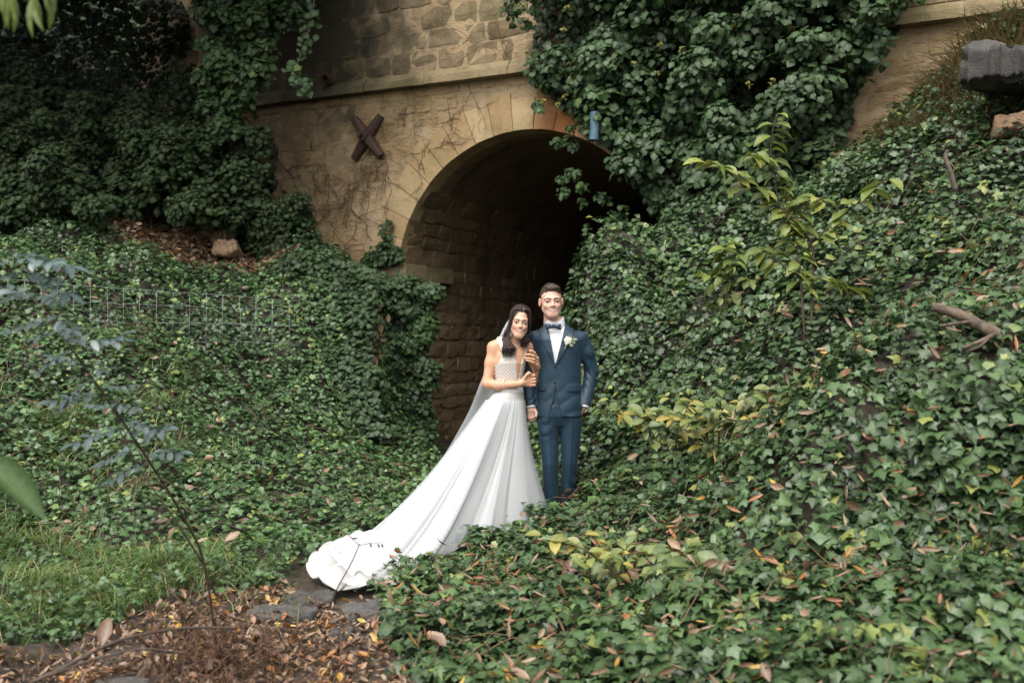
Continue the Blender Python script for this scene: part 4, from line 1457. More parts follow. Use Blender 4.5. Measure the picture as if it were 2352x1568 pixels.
# V opening for the shirt, cutaway below the button, hem
vop = poly_sd(pxz((500, 322), (512, 330), (556, 585), (561, 592), (566, 585), (630, 330), (626, 290), (500, 290)), X, Z)
cut = poly_sd(pxz((562, 735), (556, 800), (520, 935), (480, 990), (640, 990), (600, 915), (570, 790)), X, Z)
neck = np.sqrt((X - G(563, 0)[0]) ** 2 + (Y - GY0 - .03) ** 2) - .078
hem = tz(927) + .04 * np.clip((np.abs(X - G(575, 0)[0]) - .07) / .1, 0, 1) * -.1
D = f.D
D = np.maximum(D, -np.where(front, vop, 1))
D = np.maximum(D, -np.where(front, cut, 1))
D = np.maximum(D, np.where(Z > tz(372), -neck, -1))
body_x = (np.abs(X - G(588, 0)[0]) < .19)
D = np.maximum(D, hem - Z)
for wr_, el_ in ((WRL, ELL), (WRR, ELR)):              # sleeves end at the wrist
    d_ = norm(wr_ - el_)
    q = (X - wr_[0]) * d_[0] + (Y - wr_[1]) * d_[1] + (Z - wr_[2]) * d_[2]
    near = np.sqrt((X - wr_[0]) ** 2 + (Y - wr_[1]) ** 2 + (Z - wr_[2]) ** 2) < .075
    tors = np.interp(Z, [r_[0] for r_ in sorted(trows)], [r_[3] for r_ in sorted(trows)])
    outside = np.abs(X - G(588, 0)[0]) > tors - .004
    D = np.maximum(D, np.where(near & outside, q - .004, -1))
f.D = D.astype(np.float32)
V, Q = f.mesh()
jacket = obj('jacket', V, Q, M['suit'], groom)


def patch(name, poly, lift, m, parent, base, ymax=0.0, inner=.004):
    """a flat piece of cloth lying on the jacket"""
    X, Y, Z = base.grid((slice(None),) * 3)
    g = base.copy()
    g.D = np.maximum(np.maximum(base.D - lift, -base.D - inner), poly_sd(poly, X, Z))
    g.D = np.where(Y > GY0 + ymax, .3, g.D).astype(np.float32)
    V, Q = g.mesh()
    return obj(name, V, Q, m, parent)


lap = Field(G(430, 640, -.22), G(720, 300, .1), .004)
lap.loft(trows, 0)
patch('lapel', pxz((497, 318), (480, 338), (452, 348), (468, 372), (447, 372), (470, 440), (552, 600), (560, 598), (556, 585), (512, 332)), .009, M['suit'], jacket, lap)
patch('lapel', pxz((626, 306), (650, 335), (676, 350), (655, 372), (682, 368), (668, 440), (572, 598), (562, 600), (564, 588), (628, 340)), .009, M['suit'], jacket, lap)
low = Field(G(430, 780, -.22), G(760, 690, .1), .004)
low.loft(trows, 0)
patch('pocket_flap', pxz((445, 722), (502, 724), (502, 765), (445, 762)), .008, M['suit'], jacket, low)
patch('pocket_flap', pxz((634, 724), (726, 722), (724, 768), (634, 768)), .008, M['suit'], jacket, low)
for (x, y) in ((562, 610), (560, 712)):
    c_ = G(x, y, -.098)
    V, Fc = tube([c_, c_ + (0, -.006, 0)], .0085, 12)
    obj('button', V, Fc, M['button'], jacket)
for wr_, el_ in ((WRL, ELL), (WRR, ELR)):              # shirt cuffs
    d_ = norm(wr_ - el_)
    V, Fc = tube([wr_ - d_ * .03, wr_ + d_ * .014, wr_ + d_ * .017], [.036, .037, .033], 18)
    obj('shirt_cuff', V, Fc, M['shirt'], shirt)

# ---- trousers and shoes
f = Field(G(415, 1545, -.22) + (0, 0, -.02), G(765, 690, .25), .0062)
f.loft([(tz(1012), G(588, 0)[0], GY0 + .03, .07, .05), (tz(985), G(588, 0)[0], GY0 + .025, .10, .085), (tz(925), G(588, 0)[0], GY0 + .02, .160, .110), (tz(800), G(588, 0)[0], GY0 + .02, .158, .108), (tz(700), G(588, 0)[0], GY0 + .02, .150, .103)], 0)
LG = ((G(513, 955, .01), G(530, 1230, -.02), G(540, 1500, .01)), (G(664, 955, .02), G(657, 1230, .01), G(636, 1480, .07)))
for hp, kn, an in LG:
    zs_ = [an[2] - .06, an[2], kn[2], hp[2] - .14, hp[2], hp[2] + .10]
    f.loft([(zs_[0], an[0], an[1], .053, .062), (zs_[1], an[0], an[1], .053, .062), (zs_[2], kn[0], kn[1], .060, .070), (zs_[3], (hp[0] * .6 + kn[0] * .4), hp[1], .075, .088), (zs_[4], hp[0], hp[1] + .005, .084, .104), (zs_[5], hp[0] * .8 + G(588, 0)[0] * .2, hp[1] + .01, .074, .100)], .03, 2.2)
X, Y, Z = f.grid((slice(None),) * 3)
f.noise(lambda X, Y, Z: .0030 * wr1(X, Y, Z * .35) + .0045 * (1 - 2 * np.abs(np.sin(Z * 26 + 2.2 * wr3(X, Y, Z) + X * 16))) * np.clip(wr3(X, Y, Z), 0, 1))
for hp, kn, an in LG:                                    # pressed crease down the front of each leg
    zz = np.array([an[2], kn[2], hp[2]]); xc = np.interp(Z, zz, [an[0], kn[0], hp[0]]); yc = np.interp(Z, zz, [an[1], kn[1], hp[1]])
    f.D -= (.007 * np.exp(-np.abs(X - xc) / .010) * (Y < yc - .02)).astype(np.float32)
f.D = np.maximum(f.D, tz(1510) - Z).astype(np.float32)
V, Q = f.mesh()
obj('trousers', V, Q, M['suit'], groom)
for hp, kn, an in LG:
    f = Field(an + (-.08, -.26, -.16), an + (.08, .12, .06), .006)
    gz = an[2] - .055
    f.cone((an[0], an[1] + .03, gz), (an[0] - .01, an[1] - .15, gz - .015), .045, .042, .03, sq=(1, 1, .9))
    f.cone((an[0], an[1] + .02, gz + .04), (an[0], an[1], gz), .048, .045, .03)
    V, Q = f.mesh()
    obj('shoe', V, Q, M['shoe'], groom)

# ---- boutonniere
c0 = G(643, 447, -.112)
but = empty('boutonniere', c0 - np.array(gbase)); but.parent = groom
f = Field(c0 - .05, c0 + .05, .0022)
f.ell(c0, (.027, .018, .030), 0)
r = np.random.default_rng(3)
for k in range(9):
    w = k * 2.4; q = .006 + .0024 * k
    e = c0 + np.array((math.cos(w) * q * .9, -.016 + .001 * k, math.sin(w) * q))
    f.ell(e, (.0125, .008, .013), .0012)
f.ell(c0 + (0, -.012, .004), (.008, .012, .008), .001)
pn = NZ(34, 12)
f.noise(lambda X, Y, Z: .0022 * np.sin(np.hypot(X - c0[0], Z - c0[2]) * 950 + 2 * np.arctan2(Z - c0[2], X - c0[0])))
V, Q = f.mesh()
obj('rose', V, Q, M['petal'], but)
obj('stem', *tube(np.array([c0 + (0, 0, -.02), c0 + (-.016, -.004, -.048), c0 + (-.026, -.004, -.068)]), .0045, 6), M['sprig'], but)
for k in range(11):
    w = R(-15 + 9.5 * k); L = r.uniform(.04, .085)
    p1 = c0 + np.array((math.cos(w) * L, -.006, math.sin(w) * L * .95))
    obj('sprig', *tube(np.array([c0 + (.01, -.002, .008), (c0 + p1) / 2 + (0, -.004, .004), p1]), [.0022, .0018, .001], 4), M['sprig'], but)
for (dx, dz, L) in ((.062, .012, .04), (.03, -.03, .032), (.02, -.036, .026), (.05, -.012, .03)):
    V, Fc, t_, v_ = leaf_arrays(np.array([c0 + (dx * .6, -.012, dz * .7)]), np.array([(.1, -1, .3)]), np.array([(dx, 0, dz)]), np.array([L]), np.array([.3]), OVAL)
    obj('leaf', V, Fc, M['sprig'], but, attrs={'tint': t_, 'vein': v_})

# =================================================================== the woman in the white gown
BY0 = 7.50
B = lambda x, y, d=0.0: C4(x, y, BY0 + d)
bz = lambda y: B(0, y)[2]
bbase = B(262, 1400); bbase[2] = terr(bbase[0], bbase[1])
bride = tag(empty('person', bbase), 'smiling person in a white gown with long dark hair and a veil', 'person')
BSK = (.44, .245, .150)
BHR = rotm(4, 3, 7)
BHC = B(338, 330, -.02)
BHS = 1.00
bh = head(BHC, BHS, BHR, (.51, .30, .21), True, ((B(303, 480, .05) - BHC) @ BHR) / BHS)
TX = B(268, 0)[0]
f = Field(B(80, 900, -.2), B(470, 400, .3), .0055)
brow = [(bz(880), TX, BY0 + .06, .13, .10), (bz(790), TX, BY0 + .05, .105, .085), (bz(735), B(266, 0)[0], BY0 + .05, .095, .078), (bz(660), B(268, 0)[0], BY0 + .045, .105, .088), (bz(590), B(272, 0)[0], BY0 + .04, .118, .100),
        (bz(540), B(276, 0)[0], BY0 + .045, .120, .092), (bz(490), B(280, 0)[0], BY0 + .06, .125, .070), (bz(458), B(284, 0)[0], BY0 + .07, .115, .055), (bz(432), B(298, 0)[0], BY0 + .065, .06, .048)]
f.loft(brow, .02)
BSL, BEL, BWL = B(172, 492, .04), B(128, 722, .0), B(335, 722, -.075)
BSR, BER, BWR = B(385, 495, .09), B(440, 690, .16), B(452, 640, .10)
f.cone(B(205, 468, .05), BSL, .040, .046, .04)
f.cone(BSL, B(152, 590, .03), .045, .042, .03); f.cone(B(152, 590, .03), BEL, .042, .037, .03)
f.cone(BEL, B(200, 733, -.03), .037, .037, .02); f.cone(B(200, 733, -.03), BWL, .037, .025, .02)
f.cone(B(355, 470, .07), BSR, .042, .045, .04)
f.cone(BSR, BER, .043, .036, .02); f.cone(BER, BWR, .034, .026, .02)
f.cone(B(300, 488, .06), B(318, 425, .035), .052, .040, .03)
X, Y, Z = f.grid((slice(None),) * 3)
tV, tQ = f.mesh()
# hand gripping the sleeve from the front
f = Field(B(310, 780, -.16), B(455, 630, .12), .003)
f.cone(BWL, B(352, 715, -.07), .026, .027, .01)
f.cone(B(352, 712, -.066), B(402, 686, -.05), .025, .017, .012, sq=(1, .75, 1)); f.cone(B(352, 720, -.066), B(405, 726, -.05), .025, .017, .012, sq=(1, .75, 1))
f.cone(B(372, 706, -.062), B(402, 706, -.052), .024, .020, .012, sq=(1, .75, 1))
for (x0, y0, x1, y1) in ((402, 678, 428, 668), (407, 697, 432, 690), (408, 715, 433, 710), (404, 733, 430, 730)):
    f.chain([B(x0, y0, -.055), B(x1, y1, -.045), B(x1 + 6, y1 + 6, .0), B(x1 - 6, y1 + 8, .03)], [.0115, .0105, .0095, .0085], .004)
f.chain([B(362, 694, -.072), B(384, 664, -.085), B(396, 654, -.08), B(410, 660, -.07)], [.016, .0125, .0105, .0085], .006)
aV, aQ = f.mesh()
# hand coming round the sleeve from behind
f = Field(B(345, 680, -.16), B(470, 490, .16), .003)
f.cone(BWR, B(447, 610, .07), .024, .024, .012)
f.cone(B(447, 610, .06), B(443, 560, .03), .024, .020, .012); f.cone(B(449, 620, .06), B(441, 600, .02), .022, .018, .012)
for pts in (((441, 548, .025), (430, 524, -.005), (414, 514, -.02), (401, 513, -.025)), ((444, 566, .02), (425, 545, -.02), (398, 537, -.035), (378, 537, -.035)),
            ((444, 585, .02), (424, 568, -.02), (392, 561, -.035), (368, 558, -.035)), ((440, 604, .02), (424, 588, -.015), (396, 577, -.032), (374, 570, -.032))):
    f.chain([B(*p) for p in pts], [.012, .0112, .0100, .0080], .003)
bV, bQ = f.mesh()
sk = lambda V: np.tile(np.array(BSK), (len(V), 1))
V, Q, cc = merge([bh, (tV, tQ, sk(tV)), (aV, aQ, sk(aV) * 1.03), (bV, bQ, sk(bV) * 1.05)])
obj('body', V, Q, M['skin'], bride, attrs={'Col': cc})
# rings and bracelet
d_ = norm(BWL - BEL)
pc = BWL - d_ * .115
e1 = norm(np.cross(d_, (0, 0, 1))); e2 = np.cross(d_, e1)
ring = np.array([pc + .0405 * (math.cos(w) * e1 + math.sin(w) * e2) for w in np.linspace(0, 2 * math.pi, 25)])
brace = obj('bracelet', *tube(ring, .0032, 6), M['pearl'], bride)

# ---- bodice with a deep neckline and wide straps
f = Field(B(150, 800, -.2), B(420, 425, .25), .0045)
f.loft([(z, cx, cy, rx + .007, ry + .007) for z, cx, cy, rx, ry in brow if z < bz(440) and z > bz(860)], 0)
f.cone(B(225, 450, .06), B(215, 520, .0), .048, .045, .03)
X, Y, Z = f.grid((slice(None),) * 3)
NCX = B(322, 0)[0]
vn = poly_sd([(B(x, y)[0], B(x, y)[2]) for x, y in ((246, 425), (252, 470), (290, 520), (318, 590), (322, 690), (332, 690), (345, 590), (372, 520), (395, 425))], X, Z)
D = np.maximum(f.D, -np.where(Y < BY0 + .05, vn, 1))
arm = np.sqrt((X - BSL[0]) ** 2 + ((Z - BSL[2] + .045) * .62) ** 2) - .056
D = np.maximum(D, -arm)
D = np.maximum(D, bz(775) - Z)
f.D = D.astype(np.float32)
V, Q = f.mesh()
obj('bodice', V, Q, M['bodice'], bride)
# waist sash
f = Field(B(150, 800, -.2), B(390, 735, .25), .004)
f.loft([(bz(778), TX, BY0 + .05, .113, .095), (bz(762), TX, BY0 + .05, .110, .092), (bz(750), TX, BY0 + .05, .108, .090)], 0)
V, Q = f.mesh()
obj('sash', V, Q, M['pearl'], bride)

# ---- skirt with the long train
nh = len(HEM)
HC_ = np.vstack([HEM, HEM[:1]])
K = 240
hem_pts = []
for q in np.linspace(0, nh, K, endpoint=False):
    i = int(q); t = q - i
    p0, p1, p2, p3 = HEM[(i - 1) % nh], HEM[i % nh], HEM[(i + 1) % nh], HEM[(i + 2) % nh]
    hem_pts.append(.5 * (2 * p1 + (p2 - p0) * t + (2 * p0 - 5 * p1 + 4 * p2 - p3) * t * t + (-p0 + 3 * p1 - 3 * p2 + p3) * t ** 3))
hem_pts = np.array(hem_pts)
hem_pts[:, 2] = terr(hem_pts[:, 0], hem_pts[:, 1]) + .05
WC = np.array((TX, BY0 + .05, bz(768)))
# spread the waist evenly, the hem by arc index, matched on direction
ang = np.arctan2(hem_pts[:, 1] - WC[1] + .25, hem_pts[:, 0] - WC[0] - .02)
ang = np.unwrap(ang)
lin = np.linspace(ang[0], ang[0] + np.sign(ang[-1] - ang[0]) * 2 * np.pi, K, endpoint=False)
wa = lin * .55 + ang * .45
rows_ = 64
far = np.linalg.norm(hem_pts[:, :2] - WC[:2], axis=1)
trl = np.clip((far - .75) / .9, 0, 1)
Vs = []
fr = np.random.default_rng(9)
gz = np.arange(K) / K * 2 * np.pi
warp = gz + .25 * np.sin(2 * gz + 1) + .12 * np.sin(5 * gz)
warp = warp + .18 * np.sin(3 * gz + 2.0) + .10 * np.sin(8 * gz + .7)
fold = .45 * np.sin(9 * warp + .6) + .16 * np.sin(17 * warp + 1.7) + .55 * np.sin(5 * warp + 2.2)
fold2 = np.sin(31 * warp + 1.1) + .6 * np.sin(43 * warp + .3)
nxt = np.roll(hem_pts, -1, 0) - np.roll(hem_pts, 1, 0)
tang = norm(nxt * np.array((1, 1, 0)))
outw = np.stack([tang[:, 1], -tang[:, 0], np.zeros(K)], 1)
sgn = np.sign(((hem_pts - WC) * outw).sum(1, keepdims=True)); outw = outw * np.where(sgn == 0, 1, sgn)
W0 = WC + np.stack([.112 * np.cos(wa), .094 * np.sin(wa), np.zeros(K)], 1)
for i in range(rows_):
    t = i / (rows_ - 1)
    dz = (W0[:, 2] - hem_pts[:, 2])
    hv = hem_pts - W0; hv[:, 2] = 0
    P1 = W0 + hv * (.20 + .08 * trl)[:, None] - np.stack([0 * dz, 0 * dz, dz * (.46 - .10 * trl)], 1)
    P2 = W0 + hv * (.80 - .16 * trl)[:, None] - np.stack([0 * dz, 0 * dz, dz * (.72 + .20 * trl)], 1)
    q = (1 - t) ** 3 * W0 + 3 * (1 - t) ** 2 * t * P1 + 3 * (1 - t) * t * t * P2 + t ** 3 * hem_pts
    amp = (.003 * np.clip(t * 8, 0, 1) + .018 * t ** 1.3 + .030 * t ** 5) * (1 - .55 * trl)
    amp2 = (.0015 * np.clip(t * 6, 0, 1) + .0012 * t) * (1 - trl)
    q = q + outw * (fold * amp + fold2 * amp2)[:, None]
    q[:, 2] += .008 * fold * t * trl
    # ruffled end of the train, standing up in soft rolls
    rf = .25 * trl ** 2 * np.clip((t - .80) / .2, 0, 1)
    q[:, 2] += rf * (.055 + .055 * np.sin(19 * gz + 1.0))
    q = q + outw * (rf * .045 * np.sin(19 * gz + 2.4))[:, None]
    g_ = terr(q[:, 0], q[:, 1]) + .045
    q[:, 2] = np.maximum(q[:, 2], g_)
    Vs.append(q)
# turned-under lip of the hem so that the cloth has an edge
for (k_, inn, dn) in ((1, .02, .012), (2, .045, .03)):
    q = Vs[rows_ - 1] - outw * inn
    q[:, 2] -= dn
    Vs.append(q)
V = np.concatenate(Vs)
idx = np.arange(len(V)).reshape(-1, K)
Q = np.stack([idx[:-1], np.roll(idx[:-1], -1, 1), np.roll(idx[1:], -1, 1), idx[1:]], -1).reshape(-1, 4)
obj('skirt', V, Q, M['gown'], bride)

# sheer outer layer, a little wider than the skirt
ov = []
for i in range(4, rows_):
    t = i / (rows_ - 1)
    q = Vs[i] + outw * (.010 + .030 * t ** 2 + (.016 * np.sin(9 * warp + 2.6) + .006 * np.sin(19 * warp)) * t ** 1.5)[:, None]
    q[:, 2] += .014 + .02 * t ** 3 * np.sin(15 * warp + 1.0)
    q[:, 2] = np.maximum(q[:, 2], terr(q[:, 0], q[:, 1]) + .055)
    ov.append(q)
V = np.concatenate(ov)
idx = np.arange(len(V)).reshape(-1, K)
Q = np.stack([idx[:-1], np.roll(idx[:-1], -1, 1), np.roll(idx[1:], -1, 1), idx[1:]], -1).reshape(-1, 4)
obj('organza_overlay', V, Q, M['organza'], bride)
# ruffled flounce round the end of the train
i0, i1 = int(8.2 / nh * K), int(14.6 / nh * K)
arcp = hem_pts[i0:i1]; ao = outw[i0:i1]; at_ = tang[i0:i1]
L_ = np.concatenate([[0], np.cumsum(np.linalg.norm(np.diff(arcp, axis=0), axis=1))])
ns_, nw_ = 220, 9
V = []
for q in np.linspace(0, L_[-1], ns_):
    p_ = np.array([np.interp(q, L_, arcp[:, c_]) for c_ in range(3)])
    o_ = norm(np.array([np.interp(q, L_, ao[:, c_]) for c_ in range(3)])); g_ = norm(np.array([np.interp(q, L_, at_[:, c_]) for c_ in range(3)]))
    fade = min(1, q / .25, (L_[-1] - q) / .25)
    ph = q / .21 * 2 * math.pi + .8 * math.sin(q * 5)
    for j in range(nw_):
        b_ = j / (nw_ - 1)
        e = p_ - o_ * (.12 - .19 * b_) + g_ * (.075 * fade * b_ * math.sin(2 * ph) * .6)
        e = e + o_ * (.035 * fade * b_ * math.cos(ph))
        zz = float(terr(e[0], e[1])) + .05 + fade * (.075 * math.sin(math.pi * min(1, b_ * 1.1)) * (.55 + .45 * math.sin(ph)) + .06 * b_ * (.5 + .5 * math.sin(ph + .5))) + .02 * (1 - b_)
        V.append((e[0], e[1], zz))
Q = np.array([(i * nw_ + j, i * nw_ + j + 1, (i + 1) * nw_ + j + 1, (i + 1) * nw_ + j) for i in range(ns_ - 1) for j in range(nw_ - 1)])
obj('train_flounce', V, Q, M['gown'], bride)

# ---- veil
Lf = spline([B(300, 262, .10), B(232, 372, .16), B(150, 560, .18), B(80, 730, .16), B(-4, 930, .14), P(1002, 1072, 7.45), P(925, 1156, 7.05), P(880, 1200, 6.75)], 40)
Rt = spline([B(350, 255, .12), B(330, 400, .19), B(300, 600, .24), B(270, 760, .26), B(230, 960, .30), P(1120, 1080, 7.7), P(1030, 1150, 7.35), P(905, 1205, 6.75)], 40)
vn_ = NZ(1.6, 44)
V = []
for i in range(40):
    for j in range(13):
        b = j / 12
        p = Lf[i] * (1 - b) + Rt[i] * b
        a_ = i / 39
        p = p + np.array((0, -.03 * math.sin(b * 9 + a_ * 3) * a_ ** .7 - .05 * math.sin(math.pi * b) * (1 - a_), .006 * math.sin(b * 14)))
        p[2] = max(p[2], float(terr(p[0], p[1])) + .06)
        V.append(p)
Q = np.array([(i * 13 + j, i * 13 + j + 1, (i + 1) * 13 + j + 1, (i + 1) * 13 + j) for i in range(39) for j in range(12)])
obj('veil', V, Q, M['veil'], bride)

# ---- long wavy hair: a cap and many locks
f = Field((-.11, -.12, -.10), (.11, .15, .16), .0035)
f.ell((0, .022, .038), (.078, .100, .095), .0)
f.ell((0, .05, -.02), (.072, .075, .09), .02)
X, Y, Z = f.grid((slice(None),) * 3)
face = np.sqrt((X / .060) ** 2 + ((Z + .010) / .094) ** 2) - 1
f.D = np.maximum(f.D, -np.where(Y < -.005, face * .05, 1)).astype(np.float32)
f.D = np.maximum(f.D, -(Z + .09)).astype(np.float32)
f.noise(lambda X, Y, Z: .0012 * hn2(X, Y, Z))
V, Q = f.mesh()
hair = obj('hair', (V * BHS) @ BHR.T + BHC, Q, M['hair_w'], bride)
tohead = lambda p: (np.array(p) * BHS) @ BHR.T + BHC
r = np.random.default_rng(17)
parts = []
for k in range(330):
    left = k < 200
    sg = -1 if left else 1
    y0 = r.uniform(-.072, .07)
    q_ = math.sqrt(max(.05, 1 - ((y0 - .022) / .101) ** 2))
    cs = lambda ph: (sg * .080 * q_ * math.sin(ph), y0, .039 + .097 * q_ * math.cos(ph))
    st_ = tohead(cs(.03))
    if y0 < -.012:
        m_ = (y0 + .072) / .06
        s1 = tohead((sg * (.034 + .012 * m_), y0 + .006, .098 + .012 * m_)); s2 = tohead((sg * (.061 + .006 * m_), -.040 + .03 * m_, .052 + .015 * m_)); s3 = tohead((sg * .0735, -.022 + .03 * m_, -.03))
    else:
        s1 = tohead(cs(.7)); s2 = tohead(cs(1.25)); s3 = tohead((sg * .078, y0, -.03))
    if left:
        ex = r.uniform(226, 302); ey = r.uniform(490, 556)
        e2_ = B(246 + r.uniform(-16, 26), 430, r.uniform(-.05, .05))
        e3_ = B(ex, 490, -.075 + r.uniform(-.02, .035))
        e4_ = B(ex + r.uniform(-12, 14), ey, -.085 + r.uniform(-.015, .03))
    else:
        ex = r.uniform(356, 392); ey = r.uniform(435, 495)
        e2_ = B(384 + r.uniform(-10, 10), 400, r.uniform(-.0, .07))
        e3_ = B(ex, 450, -.02 + r.uniform(-.02, .05))
        e4_ = B(ex - r.uniform(0, 14), ey, -.03 + r.uniform(-.02, .05))
    sp = spline([st_, s1, s2, s3, e2_, e3_, e4_], 26)
    t = np.linspace(0, 1, 26)
    ph = r.choice([0.4, 1.5, 2.6]) + r.normal(0, .35)
    sp[:, 0] += .013 * np.sin(t * 16 + ph) * np.clip(t - .4, 0, 1) * 1.6
    sp[:, 1] += .013 * np.cos(t * 16 + ph) * np.clip(t - .4, 0, 1) * 1.6
    rad = np.interp(t, [0, .1, .7, 1], [.0035, .0055, .0048, .001]) * r.uniform(.7, 1.25)
    parts.append(tube(sp, rad, 4))
obj('locks', *join(parts), M['hair_w'], hair)

# ------------------------------------------------------------------ plants with single leaves
def leaf_mesh(name, tmpl, m, tint):
    V, Fc, t_, v_ = leaf_arrays(np.zeros((1, 3)), np.array([(0, 0, 1.)]), np.array([(0, 1., 0)]), np.array([1.]), np.array([tint]), tmpl)
    return mesh_data(name, V, Fc, m, True, {'tint': t_, 'vein': v_})


def leaf_matrix(pos, nrm, dirv, size):
    nrm = norm(np.asarray(nrm, float)); dirv = np.asarray(dirv, float)
    dirv = norm(dirv - nrm * (dirv @ nrm))
    side = np.cross(dirv, nrm)
    m = Matrix.Identity(4)
    for i in range(3):
        m[i][0], m[i][1], m[i][2], m[i][3] = side[i] * size, dirv[i] * size, nrm[i] * size, pos[i]
    return m


LIME = [leaf_mesh('leaf', OVATE, M['lime'], q) for q in (.0, .15, .3, .42, .55, .8)]
BRAM = [leaf_mesh('leaf', OVAL, M['bramble'], q) for q in (.1, .3, .42, .55, .68, .88)]


def ground_at(u, Y):
    x = (u - 1176) / F * Y
    return np.array((x, Y, float(terr(x, Y))))


# young tree with yellow-green leaves on the right bank
YS = 7.1
b0 = ground_at(1862, YS)
sap = tag(empty('young_tree', b0), 'slender young tree with drooping yellow-green leaves on the right bank', 'young tree')
stems = [
    [(1862, 840), (1862, 760), (1866, 680), (1868, 600), (1862, 556), (1838, 530), (1812, 500), (1790, 470), (1782, 430), (1780, 390), (1770, 350), (1775, 300), (1785, 262)],
    [(1852, 840), (1846, 740), (1838, 640), (1828, 560), (1812, 520), (1800, 470)],
    [(1862, 556), (1888, 535), (1920, 510), (1960, 475), (2000, 440), (2040, 410)],
    [(1790, 470), (1750, 440), (1715, 425), (1680, 402), (1650, 375), (1620, 372)],
    [(1782, 400), (1760, 375), (1742, 350), (1712, 358)],
    [(1838, 640), (1800, 610), (1770, 590), (1752, 570)],
    [(1868, 640), (1900, 640), (1930, 655), (1955, 665)],
    [(1812, 500), (1840, 470), (1880, 455), (1900, 470)],
]
rs = np.random.default_rng(91)
tips = []
for k, st_ in enumerate(stems):
    yy = YS + rs.uniform(-.22, .22) * (k > 1)
    pts = np.array([P(u, v, YS + (yy - YS) * i / (len(st_) - 1)) for i, (u, v) in enumerate(st_)])
    sp = spline(pts, 40)
    r0 = .011 if k < 2 else .0065
    obj('stem', *tube(sp, np.linspace(r0, .0025, 40), 6), M['stem'], sap)
    n_ = {0: 40, 1: 24, 2: 22, 3: 26, 4: 11, 5: 13, 6: 14, 7: 13}[k]
    for q in np.linspace(.36 if k < 2 else .15, 1, n_):
        i = min(39, int(q * 39))
        sgn_ = 1 if rs.uniform() < .5 else -1
        d = norm(np.array((sgn_ * rs.uniform(.5, 1.1), rs.uniform(-.8, .5), rs.uniform(-.95, .0))))
        nr = norm(np.array((rs.normal(0, .3), -.35 + rs.normal(0, .3), 1)))
        place('leaf', LIME[rs.integers(0, 6)], leaf_matrix(sp[i] + d * .012, nr, d, rs.uniform(.075, .155)), sap)


def low_plant(name, label, u, Y, n_st, n_lf, hgt, spread, size, meshes, seed, cat='plant', lean=0.0):
    r = np.random.default_rng(seed)
    b0 = ground_at(u, Y)
    pl = tag(empty(name, b0), label, cat)
    for k in range(n_st):
        a = r.uniform(0, 6.28)
        e = b0 + np.array((math.cos(a) * spread * r.uniform(.4, 1) + lean, math.sin(a) * spread * .6 - .05, hgt * r.uniform(.6, 1.1)))
        sp = spline([b0 + (r.normal(0, .03), 0, -.02), b0 * .5 + e * .5 + (0, 0, .25 * hgt), e], 14)
        obj('stem', *tube(sp, np.linspace(.005, .002, 14), 5), M['greenstem'], pl)
        for q in np.linspace(.3, 1, n_lf):
            i = int(q * 13)
            d = norm(np.array((r.normal(0, 1), r.normal(-.2, .6), r.uniform(-.5, .4))))
            nr = norm(np.array((r.normal(0, .35), -.4 + r.normal(0, .3), 1)))
            place('leaf', meshes[r.integers(0, len(meshes))], leaf_matrix(sp[i], nr, d, size * r.uniform(.65, 1.25)), pl)
    return pl


low_plant('bramble', 'yellowing bramble shoots on the slope behind the groom\'s side of the path'.replace("groom's side of the path", 'suited person'), 1545, 7.4, 18, 8, .45, .62, .10, BRAM, 101, 'bramble', .05)
low_plant('bramble', 'pale yellow-green bramble with golden leaves below the young tree', 1650, 6.7, 20, 8, .50, .66, .10, BRAM, 102, 'bramble')
low_plant('bramble', 'variegated yellow seedling bush in the lower middle of the ivy', 1455, 5.35, 20, 8, .34, .55, .085, BRAM[1:], 103, 'bramble')
low_plant('bramble', 'small grey-green bramble rosette right of the yellow seedling bush', 1550, 5.1, 6, 5, .24, .26, .11, BRAM[:2], 104, 'bramble')
low_plant('bramble', 'leafy lime shoots at the foot of the parapet ivy', 1660, 8.6, 6, 8, .7, .35, .12, LIME[:4], 105, 'shrub')

# rose-like sapling leaning across the left, with blue-green feathered leaves
def pinnate(n=4, seed=0):
    r = np.random.default_rng(seed)
    V, Fc, tt, vv, o_ = [], [], [], [], 0
    ps, ns, ds, sz = [], [], [], []
    for i in range(n):
        t = .25 + .62 * i / max(1, n - 1)
        for sg in (-1, 1):
            ps.append((0, t, -.12 * t * t)); ns.append((r.normal(0, .15), r.normal(0, .15), 1)); ds.append((sg * 1.0, .55, -.15)); sz.append(.34 * r.uniform(.85, 1.1))
    ps.append((0, .9, -.1)); ns.append((0, 0, 1)); ds.append((0, 1, -.2)); sz.append(.36)
    V, Fc, tt, vv = leaf_arrays(np.array(ps, float), np.array(ns, float), np.array(ds, float), np.array(sz), r.uniform(0, 1, len(ps)), lance(.23, 4, .2, .06))
    tv, tf = tube(np.array([(0, 0, 0), (0, .5, -.03), (0, .92, -.1)]), [.012, .009, .005], 3)
    tri = []
    for q in tf:
        for j in range(1, len(q) - 1): tri.append((q[0], q[j], q[j + 1]))
    Fc = np.concatenate([Fc, np.array(tri) + len(V)]); V = np.concatenate([V, tv])
    return mesh_data('leaf', V, Fc, M['blueleaf'], True, {'tint': np.concatenate([tt, np.full(len(tv), .2)]), 'vein': np.concatenate([vv, np.zeros(len(tv))])})


